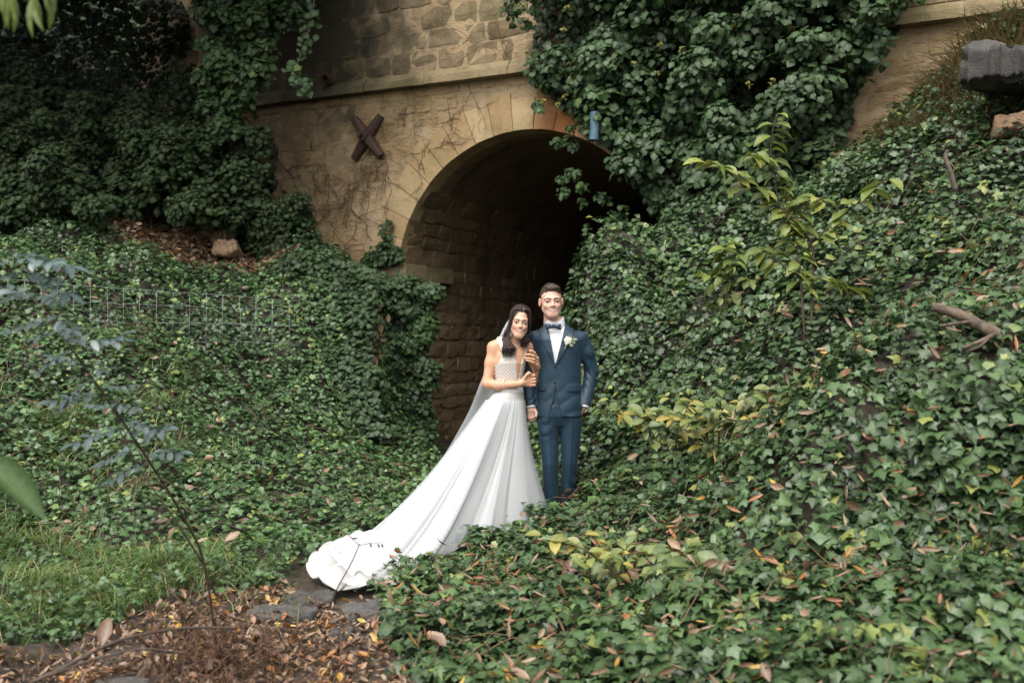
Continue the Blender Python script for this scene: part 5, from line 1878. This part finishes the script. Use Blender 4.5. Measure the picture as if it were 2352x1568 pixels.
PIN = [pinnate(4, k) for k in range(4)]
b0 = ground_at(505, 4.75)
rose = tag(empty('leaning_sapling', b0), 'thin leaning sapling with blue-green feathered leaves at the left', 'sapling')
main = spline([b0 + (0, 0, -.05), P(470, 1300, 4.6), P(420, 1185, 4.4), P(330, 1040, 4.15), P(255, 930, 3.95), P(185, 830, 3.8), P(120, 730, 3.65), P(60, 630, 3.5), P(20, 575, 3.45)], 60)
obj('stem', *tube(main, np.linspace(.0065, .0022, 60), 6), M['stem'], rose)
m2 = spline([P(470, 1300, 4.6), P(400, 1190, 4.5), P(330, 1090, 4.45), P(285, 1010, 4.4), P(262, 950, 4.35)], 30)
obj('stem', *tube(m2, np.linspace(.005, .002, 30), 6), M['stem'], rose)
rs = np.random.default_rng(120)
for k in range(30):
    q = .36 + .64 * k / 29
    p_ = main[min(59, int(q * 59))]
    d = norm(np.array(((1 if k % 2 else -1) * rs.uniform(.7, 1.1), rs.uniform(-.6, .3), rs.uniform(-.55, .25))))
    place('leaf', PIN[k % 4], leaf_matrix(p_, norm(np.array((rs.normal(0, .3), -.3, 1))), d, rs.uniform(.11, .22)), rose)

# dead stalks where that sapling grows, and an arching dead cane
def stalk_clump(name, label, u, Y, n, h, sp_, m, seed, rad=.004):
    r = np.random.default_rng(seed)
    b0 = ground_at(u, Y)
    t = tag(empty(name, b0), label, 'dead plant')
    parts = []
    for k in range(n):
        s0 = b0 + np.array((r.normal(0, sp_ * .5), r.normal(0, sp_ * .35), 0)); s0[2] = float(terr(s0[0], s0[1])) - .02
        a = r.uniform(0, 6.28)
        L = h * r.uniform(.4, 1.1)
        e = s0 + np.array((math.cos(a) * L * r.uniform(.2, .9), math.sin(a) * L * .5, L * r.uniform(.35, 1)))
        mid = (s0 + e) / 2 + np.array((r.normal(0, .05), r.normal(0, .05), .08 * L))
        parts.append(tube(spline([s0, mid, e], 7), np.linspace(rad, rad * .4, 7), 4))
        for j in range(2):
            q = r.uniform(.3, .8); c_ = s0 * (1 - q) + e * q
            parts.append(tube(np.array([c_, c_ + r.normal(0, .07, 3) + (0, 0, .03)]), [rad * .5, rad * .25], 3))
    o = obj('stalks', *join(parts), m, t); o['kind'] = 'stuff'
    nl = n
    ii = r.normal(0, 1, (nl, 3)) * np.array((sp_ * .6, sp_ * .4, 0)) + b0 + np.stack([np.zeros(nl), np.zeros(nl), r.uniform(.02, h * .7, nl)], 1)
    leaves('withered_leaves', [(ii, norm(r.normal(0, 1, (nl, 3))), norm(r.normal(0, .6, (nl, 3)) + (0, 0, -.8)), r.uniform(.03, .08, nl), r.uniform(0, .35, nl), DRY)], M['litter'], t)
    return t


stalk_clump('dead_stalks', 'tangle of withered brown stalks at the foot of the leaning sapling', 500, 4.75, 60, .40, .36, M['deadstalk'], 130, .005)
stalk_clump('dead_stalks', 'dark dead weeds in the bottom foreground left of the leafy path', 440, 4.15, 80, .32, .6, M['deadstalk'], 131, .004)
b0 = ground_at(90, 3.95)
cane = tag(empty('dead_cane', b0), 'long arching dark dead cane low in the bottom left corner', 'dead branch')
obj('cane', *tube(spline([P(70, 1568, 3.7), P(150, 1530, 3.75), P(260, 1475, 3.85), P(370, 1448, 3.95), P(470, 1440, 4.05), P(545, 1442, 4.1)], 40), np.linspace(.009, .005, 40), 6), M['stem'], cane)
obj('side_twig', *tube(spline([P(110, 1552, 3.72), P(220, 1512, 3.7), P(330, 1490, 3.75), P(430, 1500, 3.8)], 24), np.linspace(.006, .003, 24), 5), M['stem'], cane)
b0 = ground_at(700, 4.75)
tw = tag(empty('bare_twig', b0), 'thin bare twig standing in front of the end of the train', 'twig')
obj('stem', *tube(spline([P(752, 1400, 5.0), P(775, 1350, 5.0), P(808, 1290, 5.02), P(823, 1255, 5.04), P(827, 1248, 5.05)], 26), np.linspace(.0042, .0018, 26), 5), M['stem'], tw)
obj('side_twig', *tube(np.array([P(826, 1252, 5.05), P(800, 1228, 5.07), P(775, 1208, 5.1)]), [.0018, .0015, .001], 4), M['stem'], tw)
obj('side_twig', *tube(np.array([P(826, 1252, 5.05), P(848, 1247, 5.03), P(880, 1245, 5.0)]), [.0018, .0015, .001], 4), M['stem'], tw)
for (u, v) in ((850, 1247), (868, 1248), (876, 1248), (786, 1222)):
    place('bud', leaf_mesh('bud', DRY, M['litter'], .05), leaf_matrix(P(u, v, 5.02), (.3, -1, .2), (.3, 0, -1), .022), tw)

# broad leaf reaching in from the left edge, and willow leaves hanging into the top corner
b0 = P(-60, 1060, 3.5)
big = tag(empty('arum_plant', (b0[0] - .1, b0[1], float(terr(b0[0] - .1, b0[1])))), 'broad glossy arum leaf reaching in at the left edge', 'plant')
obj('stem', *tube(spline([np.array(big.location), b0 + (-.05, 0, -.25), P(-40, 1030, 3.5)], 14), .008, 6), M['greenstem'], big)
for k, (pa, pb, wd) in enumerate(((P(-45, 1045, 3.5), P(100, 1180, 3.4), .15), (P(-70, 1050, 3.55), P(62, 1078, 3.45), .16))):
    L = np.linalg.norm(pb - pa)
    place('leaf', leaf_mesh('leaf', lance(wd, 10, .12, .16), M['ivy_bg'], .85), leaf_matrix(pa, (.25, -.75, .75), pb - pa, L), big)
b0 = P(20, -120, 2.9)
wil = tag(empty('willow_twig', b0), 'hanging willow twig with narrow pale leaves in the top left corner', 'twig')
WIL = [leaf_mesh('leaf', WILLOW, M['lime'], q) for q in (.1, .25)]
rs = np.random.default_rng(140)
for (u0, v0, u1, v1) in ((-30, -130, 30, -10), (40, -130, 75, -5), (90, -130, 112, -20)):
    sp = spline([P(u0, v0, 2.9), P((u0 + u1) / 2, (v0 + v1) / 2, 2.88), P(u1, v1, 2.85)], 10)
    obj('stem', *tube(sp, .0022, 4), M['greenstem'], wil)
    for k in range(9):
        d = np.array((rs.uniform(-.25, .35), rs.uniform(-.3, .1), -1))
        place('leaf', WIL[k % 2], leaf_matrix(sp[rs.integers(2, 10)], (rs.normal(0, .5), -1, .3), d, rs.uniform(.075, .12)), wil)


# ------------------------------------------------------------------ rocks and slabs
def rock(name, label, c, r_, m, seed, cat='rock', flat=.0, amp=.16, fr=2.2, rot=0, h=.02, extra=None):
    c = np.array(c, float); r_ = np.array(r_, float)
    slab = name in ('slate_stone', 'granite_stone')
    if name == 'slate_stone': c[2] = float(terr(c[0], c[1])) - r_[2] + .034; amp, fr = .9, 3.2
    t_ = tag(empty(name, c - (0, 0, r_[2])), label, cat, kind='thing')
    mx = max(r_) * 1.3
    f = Field(-np.full(3, mx), np.full(3, mx), max(mx / (26 if h > .015 else 44), h * .5))
    X, Y, Z = f.grid((slice(None),) * 3)
    ca, sa = math.cos(R(rot)), math.sin(R(rot))
    x, y = X * ca + Y * sa, -X * sa + Y * ca
    q = ((np.abs(x) / r_[0]) ** 3 + (np.abs(y) / r_[1]) ** 3 + (np.abs(Z) / r_[2]) ** 3) ** (1 / 3)
    d = (q - 1) * min(r_)
    n1, n2 = NZ(fr / max(r_) * .35, seed), NZ(fr / max(r_), seed + 1)
    if slab: q = (np.abs(x) / r_[0]) ** 2 + (np.abs(y) / r_[1]) ** 2; d = np.maximum((np.sqrt(q) - 1) * min(r_[:2]) + .10 * min(r_[:2]) * (n1(X, Y, 0 * Z) + .6 * n2(X, Y, 0 * Z)), np.abs(Z) - r_[2] + (.006 if name == 'slate_stone' else .016) * (n2(X, Y, Z) + 2.2 * n1(X, Y, Z)))
    else: d = d + min(r_) * amp * (n1(X, Y, Z) + .45 * n2(X, Y, Z))
    rg = np.random.default_rng(seed)
    for k in range(6):                                     # chipped planes
        nn = norm(rg.normal(size=3)); lim = rg.uniform(.72, .95)
        sup = np.linalg.norm(nn * r_)
        if slab: nn[2] *= .15; nn = norm(nn); sup = np.linalg.norm(nn * r_); lim *= .95
        d = np.maximum(d, X * nn[0] + Y * nn[1] + Z * nn[2] - sup * lim)
    f.D = d.astype(np.float32)
    V, Q = f.mesh()
    obj('stone', V + c, Q, m, t_, smooth=False)
    return t_


rock('slate_stone', 'ribbed grey slate slab lying just left of the train\'s end', P(712, 1325, 5.75) - (0, 0, .045), (.17, .16, .05), M['slate'], 201, rot=15)
rock('slate_stone', 'pale flat slate slab in the path beside the ribbed slate', P(655, 1365, 5.5) - (0, 0, .05), (.22, .15, .035), M['slate'], 202, rot=-8)
rock('slate_stone', 'wet grey stone at the leafy path directly under the train', P(840, 1352, 5.6) - (0, 0, .05), (.2, .16, .03), M['slate'], 203, rot=20)
rock('slate_stone', 'small dark stone on the leaf litter below the train', P(790, 1405, 5.2) - (0, 0, .04), (.09, .08, .045), M['slate'], 204, rot=30)
rock('slate_stone', 'bluish flat stone in the bottom left leaf litter', P(288, 1492, 4.35) - (0, 0, .045), (.16, .12, .03), M['slate'], 205)
rock('slate_stone', 'little dark stone at the left edge of the leaf litter', P(110, 1502, 4.3) - (0, 0, .04), (.09, .08, .03), M['slate'], 206)
rock('granite_stone', 'flat dark granite slab jutting from the bank at top right', P(2330, 168, 7.7) + (.08, 0, 0), (.55, .42, .10), M['granite'], 214, 'boulder', rot=8, fr=7.0, h=.012)
rock('boulder', 'rounded dark granite lump on top of the jutting slab', P(2255, 125, 7.75), (.15, .2, .075), M['granite'], 212, 'boulder')
rock('boulder', 'rough brown rock at the right edge under the granite slab', P(2335, 290, 7.5), (.17, .2, .09), M['brownrock'], 213, 'rock')
rock('terrace_rock', 'pale tilted rock among brown leaves on the left terrace', P(525, 572, 11.65), (.17, .15, .11), M['brownrock'], 221)
rock('terrace_rock', 'flat brown rock resting above the pale tilted terrace rock', P(514, 545, 11.8), (.15, .13, .07), M['brownrock'], 222)
rock('terrace_rock', 'long grey rock leaning in the terrace ivy', P(478, 520, 12.0), (.10, .10, .22), M['lining'], 223, rot=20)
rock('terrace_rock', 'small orange-brown stone at the end of the timber beam', P(330, 590, 11.45), (.10, .08, .06), M['brownrock'], 224)

# weathered timber beam half buried in the terrace edge
pa, pb = P(120, 548, 11.15), P(286, 560, 11.35)
beam = tag(empty('timber_beam', (pa + pb) / 2 - (0, 0, .1)), 'dark weathered timber beam lying along the terrace edge', 'beam', kind='thing')
ax_ = norm(pb - pa); up_ = np.array((0, 0, 1.)); bk = np.cross(up_, ax_)
for k, (z0, z1) in enumerate(((-.09, .0), (.004, .07))):
    V = [p_ + bk * o_ + up_ * z_ for p_ in (pa, pb) for (o_, z_) in ((-.1, z0), (.1, z0), (.1, z1), (-.1, z1))]
    obj('plank', V, [(0, 1, 2, 3), (7, 6, 5, 4), (0, 4, 5, 1), (1, 5, 6, 2), (2, 6, 7, 3), (3, 7, 4, 0)], M['deadwood'], beam, smooth=False)
# dead branch on the right bank
pa = P(2420, 826, 5.1)
db = tag(empty('fallen_branch', P(2300, 800, 5.15)), 'dark fallen branch with broken side twigs lying on the right bank', 'branch')
obj('limb', *tube(spline([P(2420, 830, 5.0), P(2340, 792, 5.05), P(2260, 752, 5.1), P(2200, 722, 5.15), P(2140, 704, 5.2)], 22), np.linspace(.040, .024, 22) * (1 + .12 * np.sin(np.arange(22) * 2.1)), 9), M['deadwood'], db)
obj('side_twig', *tube(spline([P(2290, 765, 5.08), P(2260, 780, 5.0), P(2210, 800, 4.95)], 12), np.linspace(.016, .008, 12), 6), M['deadwood'], db)
obj('side_twig', *tube(spline([P(2235, 738, 5.12), P(2200, 742, 5.05), P(2160, 748, 5.0)], 12), np.linspace(.011, .006, 12), 6), M['deadwood'], db)
obj('side_twig', *tube(spline([P(2270, 778, 5.0), P(2240, 800, 4.98), P(2205, 806, 4.96)], 12), np.linspace(.010, .005, 12), 6), M['deadwood'], db)
db = tag(empty('broken_stick', P(2180, 400, 6.9)), 'upright broken brown stick poking out of the upper right ivy', 'stick')
obj('limb', *tube(spline([P(2195, 440, 6.9), P(2185, 400, 6.9), P(2172, 362, 6.92), P(2176, 345, 6.92)], 12), np.linspace(.02, .012, 12), 7), M['deadwood'], db)

# ------------------------------------------------------------------ wire fence on the left bank
fence = tag(empty('wire_fence', ground_at(330, 9.7)), 'pale galvanised wire mesh fence half sunk in the left ivy', 'fence')


def fpt(u, v):
    return P(u, v, 9.25 + (u + 40) / 730 * 1.15)


rs = np.random.default_rng(7)
rowsF = []
for (va, vb) in ((636, 692), (682, 714), (730, 748), (772, 790)):
    pts = [fpt(u, va + (vb - va) * ((u + 40) / 730) ** .9 + rs.normal(0, 1.2)) for u in np.linspace(-40, 690, 26)]
    rowsF.append(pts)
    obj('wire', *tube(np.array(pts), .0017, 5), M['wire'], fence)
for u in np.arange(-20, 690, 38):
    i = (u + 40) / 730 * 25
    k = int(i)
    tp = np.array(rowsF[0][k]) * (1 - i + k) + np.array(rowsF[0][min(25, k + 1)]) * (i - k)
    bt_ = np.array(rowsF[3][k]) * (1 - i + k) + np.array(rowsF[3][min(25, k + 1)]) * (i - k)
    bt_ = bt_ + (rs.normal(0, .01), 0, -.12)
    obj('wire', *tube(np.array([tp, (tp + bt_) / 2 + (rs.normal(0, .006), 0, 0), bt_]), .0015, 5), M['wire'], fence)
# hexagonal netting behind the wires: one mesh
parts = []
hx, hz = .055, .048
for i in range(62):
    for j in range(9):
        u = -40 + i * 11.8
        c_ = fpt(u, 700 + j * 10.5 + (u + 40) / 730 * 26 + (5.2 if i % 2 else 0)) + (0, .02, 0)
        a_ = c_ + (.018, 0, 0); b_ = c_ - (.018, 0, 0)
        parts.append(tube(np.array([b_, a_]), .0004, 3, False))
        parts.append(tube(np.array([a_, a_ + (.016, .002, .022)]), .0004, 3, False))
        parts.append(tube(np.array([a_, a_ + (.016, .002, -.022)]), .0004, 3, False))
o = obj('netting', *join(parts), M['wire'], fence)
o['kind'] = 'stuff'

# ------------------------------------------------------------------ dry vines on the bare wall
for k, (u0, v0, n_, seed, lab) in enumerate(((960, 290, 13, 1, 'dry brown vine stems fanning out over the arch'), (800, 500, 14, 2, 'dry brown vine stems low on the wall below the iron anchor'),
                                             (700, 420, 13, 3, 'dry brown vine stems at the left end of the bare wall'), (880, 410, 7, 4, 'dry brown vine stems between the anchor and the arch stones'),
                                             (1090, 150, 6, 5, 'pale dead vine stems on the parapet stones'))):
    r = np.random.default_rng(seed + 300)
    b0 = P(u0, v0, wallY(u0)) + OUT * .03
    vn__ = tag(empty('dry_vine', b0), lab, 'vine')
    parts = []
    for j in range(n_):
        u, v = u0 + r.normal(0, 45), v0 + r.normal(0, 40)
        a = r.uniform(.6, 2.5) * (1 if r.uniform() < .5 else -1) + (0 if k else .4)
        pts = []
        for q in range(int(r.uniform(10, 26))):
            w_ = P(u, v, wallY(u)) - O2
            if math.hypot(w_ @ D2 - SCN, max(0, w_[2] - ZC)) < RA + .05: break
            pts.append(P(u, v, wallY(u)) + OUT * (.026 + .012 * math.sin(q)))
            a += r.normal(0, .28)
            u += 9 * math.cos(a); v += 9 * math.sin(a)
            if v < 262 and k < 4: break
        if len(pts) > 3:
            parts.append(tube(np.array(pts), np.linspace(.0045, .0018, len(pts)), 4))
            for _ in range(5):                         # side shoots
                i = r.integers(1, len(pts)); uu = 1176 + pts[i][0] / pts[i][1] * F; vv_ = 784 - (pts[i][2] - 1.6) / pts[i][1] * F
                b_ = a + r.choice([-1, 1]) * r.uniform(.4, 1.1)
                sp2 = []
                for q in range(r.integers(4, 10)):
                    w_ = P(uu, vv_, wallY(uu)) - O2
                    if math.hypot(w_ @ D2 - SCN, max(0, w_[2] - ZC)) < RA + .05 and len(sp2) > 1: break
                    sp2.append(P(uu, vv_, wallY(uu)) + OUT * .028); b_ += r.normal(0, .35); uu += 7 * math.cos(b_); vv_ += 7 * math.sin(b_)
                parts.append(tube(np.array(sp2), np.linspace(.0045, .0018, len(sp2)), 3))
    obj('stems', *join(parts), M['vine'], vn__)

# blue plastic tube hanging in the ivy over the arch
pa, pb = P(1366, 258, 10.62), P(1364, 322, 10.62)
bt_ = tag(empty('blue_tube', pb), 'pale blue plastic tube hanging in the ivy above the arch', 'tube')
obj('sleeve', *tube(spline([pa, (pa + pb) / 2 + (.004, 0, 0), pb], 8), .05, 12, cap=False), M['bluetube'], bt_)
obj('inner_sleeve', *tube(spline([pb, (pa + pb) / 2 + (.004, 0, 0), pa], 8), .045, 12, cap=False), M['bluetube'], bt_)

# ivy flower heads on the parapet ivy
r = np.random.default_rng(401)
parts = []
for k in range(46):
    u, v = r.uniform(1220, 2050), r.uniform(0, 300)
    c_ = P(u, v, wallY(u)) + OUT * r.uniform(.55, .85)
    for j in range(16):
        d = norm(r.normal(size=3) + OUT * .5 + (0, 0, .6))
        parts.append(tube(np.array([c_ + d * .012, c_ + d * .045]), [.0035, .006], 3))
t_ = NT('ivy_flower'); m_fl = t_.bsdf((.20, .19, .045), .7, .3)
tag(obj('ivy_flowers', *join(parts), m_fl), 'yellowish ivy flower heads scattered over the parapet ivy', 'flowers', kind='stuff')

# ------------------------------------------------------------------ grass
r = np.random.default_rng(500)


def grass(cx, cy, sx, sy, n, L, seed, dry=.1, clumps=30):
    r = np.random.default_rng(seed)
    cc = np.stack([r.normal(cx, sx, clumps), r.normal(cy, sy, clumps)], 1)
    ii = r.integers(0, clumps, n)
    xy = cc[ii] + r.normal(0, .10, (n, 2))
    k = ~in_poly(PATHP, xy[:, 0], xy[:, 1]) | (r.uniform(0, 1, n) < .08)
    xy = xy[k]; n = len(xy)
    pos = np.stack([xy[:, 0], xy[:, 1], terr(xy[:, 0], xy[:, 1])], 1)
    a = r.uniform(0, 6.28, n)
    d = norm(np.stack([np.cos(a) * .7, np.sin(a) * .7, np.full(n, 1.0)], 1) + r.normal(0, .2, (n, 3)))
    nr = norm(np.stack([-np.cos(a), -np.sin(a), np.full(n, .7)], 1))
    tint = np.clip(r.normal(.45, .2, n), 0, .88); tint[r.uniform(0, 1, n) < dry] = 1
    bl = (BLADE[0] * np.array((1, 1, 1.5)), BLADE[1], BLADE[2])
    return (pos, nr, d, L * r.uniform(.5, 1.3, n), tint, bl)


gb = [grass(-2.75, 5.95, .75, .45, 6500, .20, 501, .14, 120), grass(-2.2, 5.5, .5, .2, 1500, .18, 503, .1, 18), grass(-3.5, 7.6, .7, .7, 1800, .24, 504, .3, 26), grass(-4.2, 8.8, .9, .5, 1200, .25, 505, .3, 22)]
tag(leaves('grass', gb, M['grass']), 'tufts of green grass beside the path on the left', 'grass', kind='stuff')
gb = [grass(4.0, 8.9, .35, .45, 2600, .34, 506, .55, 34), grass(3.6, 8.6, .25, .4, 1400, .30, 507, .6, 20), grass(4.6, 8.7, .3, .3, 1400, .34, 508, .5, 20)]
tag(leaves('dry_grass', gb, M['drygrass']), 'yellowing grass on the steep bank around the granite slab', 'grass', kind='stuff')

# ------------------------------------------------------------------ fallen leaves
def litter(n, inside, seed, smin, smax, lift=.01, tilt=.35, tr=(0, 1), tmpl=None):
    r = np.random.default_rng(seed)
    xy = inside(r, n)
    pos = np.stack([xy[:, 0], xy[:, 1], terr(xy[:, 0], xy[:, 1])], 1)
    nn = terr_n(xy[:, 0], xy[:, 1])
    n = len(pos)
    pos = pos + nn * (lift * r.uniform(.3, 1.6, n))[:, None]
    a = r.uniform(0, 6.28, n)
    d = np.stack([np.cos(a), np.sin(a), r.normal(0, .15, n)], 1)
    return pos, norm(nn + r.normal(0, tilt, (n, 3))), d, r.uniform(smin, smax, n), np.clip(r.beta(1.6, 2.0, n) * (tr[1] - tr[0]) + tr[0], 0, 1)


SLABS = [P(712, 1325, 5.75), P(655, 1365, 5.5), P(840, 1352, 5.6), P(288, 1492, 4.35)]


def in_path(r, n):
    q = np.stack([r.uniform(-3.2, .2, n), r.uniform(3.2, 6.3, n)], 1)
    k = in_poly(PATHP, q[:, 0], q[:, 1]) & ~in_poly(HEM_OUT, q[:, 0], q[:, 1])
    for c_ in SLABS: k &= ((q[:, 0] - c_[0]) / .17) ** 2 + ((q[:, 1] - c_[1]) / .14) ** 2 > r.uniform(.3, 1.1, n)
    return q[k]


def in_terrace(r, n):
    q = np.stack([r.uniform(TERRP[:, 0].min() - .2, TERRP[:, 0].max() + .2, n), r.uniform(TERRP[:, 1].min() - .1, TERRP[:, 1].max(), n)], 1)
    return q[in_poly(TERRP, q[:, 0], q[:, 1])]


def on_bank(x0, x1, y0, y1):
    def fn(r, n):
        q = np.stack([r.uniform(x0, x1, n), r.uniform(y0, y1, n)], 1)
        return q[~in_poly(HEM_OUT, q[:, 0], q[:, 1]) & ~in_poly(PATHP, q[:, 0], q[:, 1]) & ~in_poly(TUNP, q[:, 0], q[:, 1])]
    return fn


bt = [(*litter(7000, in_path, 601, .018, .05, .010, .5, (.05, .8)), DRY), (*litter(6000, in_path, 602, .022, .06, .012, .5, (.3, 1)), DRYN), (*litter(2600, in_path, 609, .03, .065, .02, .5, (.42, 1)), DRY)]
tag(leaves('leaf_litter', bt, M['litter']), 'carpet of brown and yellow fallen leaves on the path', 'leaf litter', kind='stuff')
bt = [(*litter(5200, in_terrace, 603, .05, .10, .03, .4, (.35, .88)), DRY)]
tag(leaves('leaf_litter', bt, M['litter']), 'dry orange-brown leaves heaped on the left terrace', 'leaf litter', kind='stuff')
bt = [(*litter(1500, on_bank(-.8, 2.6, 3.2, 6.2), 604, .04, .095, .14, .6, (.3, 1)), DRYN), (*litter(420, on_bank(-.6, 3.2, 3.2, 8.0), 605, .04, .09, .13, .5, (.15, .95)), DRY),
      (*litter(230, on_bank(-4.5, -.9, 6.0, 10.5), 606, .04, .09, .11, .6, (.15, .8)), DRY), (*litter(160, on_bank(1.5, 4.3, 6.0, 9.3), 607, .06, .11, .13, .5, (.2, .95)), DRYN)]
tag(leaves('scattered_leaves', bt, M['litter']), 'scattered brown and yellow fallen leaves caught in the ivy', 'leaf litter', kind='stuff')
tag(leaves('twig_litter', [(*litter(900, in_terrace, 608, .15, .4, .06, .9, (0, .8)), (BLADE[0] * np.array((.6, 1, .3)), BLADE[1], BLADE[2]))], M['drygrass']), 'dry twigs and stalks strewn over the left terrace', 'twigs', kind='stuff')
# the big single leaves one can pick out
FL = [leaf_mesh('fallen_leaf', DRY, M['litter'], q) for q in (.30, .45, .62, .95)]
BIGL = [(2232, 1394, 3, .17, 'bright yellow fallen leaf on the ivy in the lower right corner', (1, .15)), (235, 1452, 1, .14, 'rust-brown curled leaf standing in the litter at bottom left', (.1, 1)),
        (550, 1195, 2, .11, 'pale brown oval leaf on the left ivy near the train', (.6, .5)), (527, 1228, 2, .11, 'upper of two tan leaves lying beside the train\'s left ivy'.replace('upper', 'lower'), (.5, .6)),
        (1290, 1250, 0, .12, 'brown leaf on the ivy in front of the couple', (1, .2)), (1098, 1232, 1, .09, 'orange-brown leaf lying just below the gown\'s front hem', (1, .1)),
        (1000, 1478, 2, .12, 'pale pinkish leaf on the ivy edge beside the path', (.3, -.8)), (2090, 1010, 1, .13, 'large brown maple-like leaf on the right knoll', (.3, .9)),
        (1305, 1310, 1, .15, 'crumpled rusty leaf cluster in the lower middle ivy', (.2, .8)), (560, 660, 1, .1, 'orange leaf caught at the fence\'s right end', (.8, .3)),
        (2130, 1510, 3, .12, 'yellow narrow leaf at the bottom edge near the right corner', (1, .3)), (1730, 1540, 3, .12, 'yellow leaf low in the ivy at bottom right of centre', (.8, .5)),
        (370, 1195, 0, .10, 'dark brown leaf in the grass beside the leaning sapling', (.9, .2)), (430, 1120, 1, .10, 'orange-brown leaf on the left ivy touching the sapling stem', (1, .1)),
        (1735, 945, 3, .10, 'golden leaf hanging among the brambles below the young tree', (.1, -1)), (1690, 865, 3, .10, 'golden leaf above the bramble clump on the slope', (.7, .3))]


def ray_ground(u, v):
    Y = 2.5
    while Y < 13:
        p = P(u, v, Y)
        if p[2] < float(terr(p[0], p[1])) + .12: return p
        Y += .02
    return P(u, v, 9)


for (u, v, k, L, lab, dd) in BIGL:
    p_ = ray_ground(u, v)
    d = np.array((dd[0], -.1, dd[1]))
    o = place('fallen_leaf', FL[k], leaf_matrix(p_ - norm(d) * L * .5, (.15, -.6, .8), d, L))
    tag(o, lab, 'leaf', 'single fallen leaves')

# bare runners and thin stems lying over the ivy
def runners(n, x0, x1, y0, y1, seed, lift):
    r = np.random.default_rng(seed)
    parts = []
    for k in range(n):
        x, y = r.uniform(x0, x1), r.uniform(y0, y1)
        a = r.uniform(0, 6.28); pts = []
        L = r.integers(5, 14); hh = lift * r.uniform(.7, 1.6)
        for q in range(L):
            pts.append((x, y, float(terr(x, y)) + hh + .05 * math.sin(q / L * 3.1)))
            a += r.normal(0, .35); x += .06 * math.cos(a); y += .06 * math.sin(a)
        p0 = np.array(pts)
        if in_poly(HEMP, p0[:, 0], p0[:, 1]).any() or in_poly(TUNP, p0[:, 0], p0[:, 1]).any(): continue
        parts.append(tube(p0, np.linspace(.0032, .0014, L), 3))
    return join(parts)


tag(obj('ivy_runners', *runners(240, -.4, 4.2, 3.3, 9.4, 801, .12), M['vine']), 'thin bare brown runners straggling over the right ivy bank', 'runners', kind='stuff')
tag(obj('ivy_runners', *runners(150, -4.6, -.6, 6.2, 10.8, 802, .10), M['vine']), 'thin bare brown runners straggling over the left ivy bank', 'runners', kind='stuff')
# withered leaf tangle on the dark gap beside the jamb
r = np.random.default_rng(77)
n = 70
uu = r.normal(858, 9, n); vv = r.uniform(690, 880, n)
pos = np.array([P(u_, v_, 11.2) for u_, v_ in zip(uu, vv)])
tag(leaves('withered_leaves', [(pos, norm(r.normal(0, .6, (n, 3)) + (0, -1, .2)), norm(r.normal(0, .4, (n, 3)) + (0, 0, -1)), r.uniform(.05, .11, n), r.uniform(.3, .85, n), DRY)], M['litter']), 'hanging tangle of withered orange leaves in the ivy beside the jamb', 'leaves', kind='stuff')
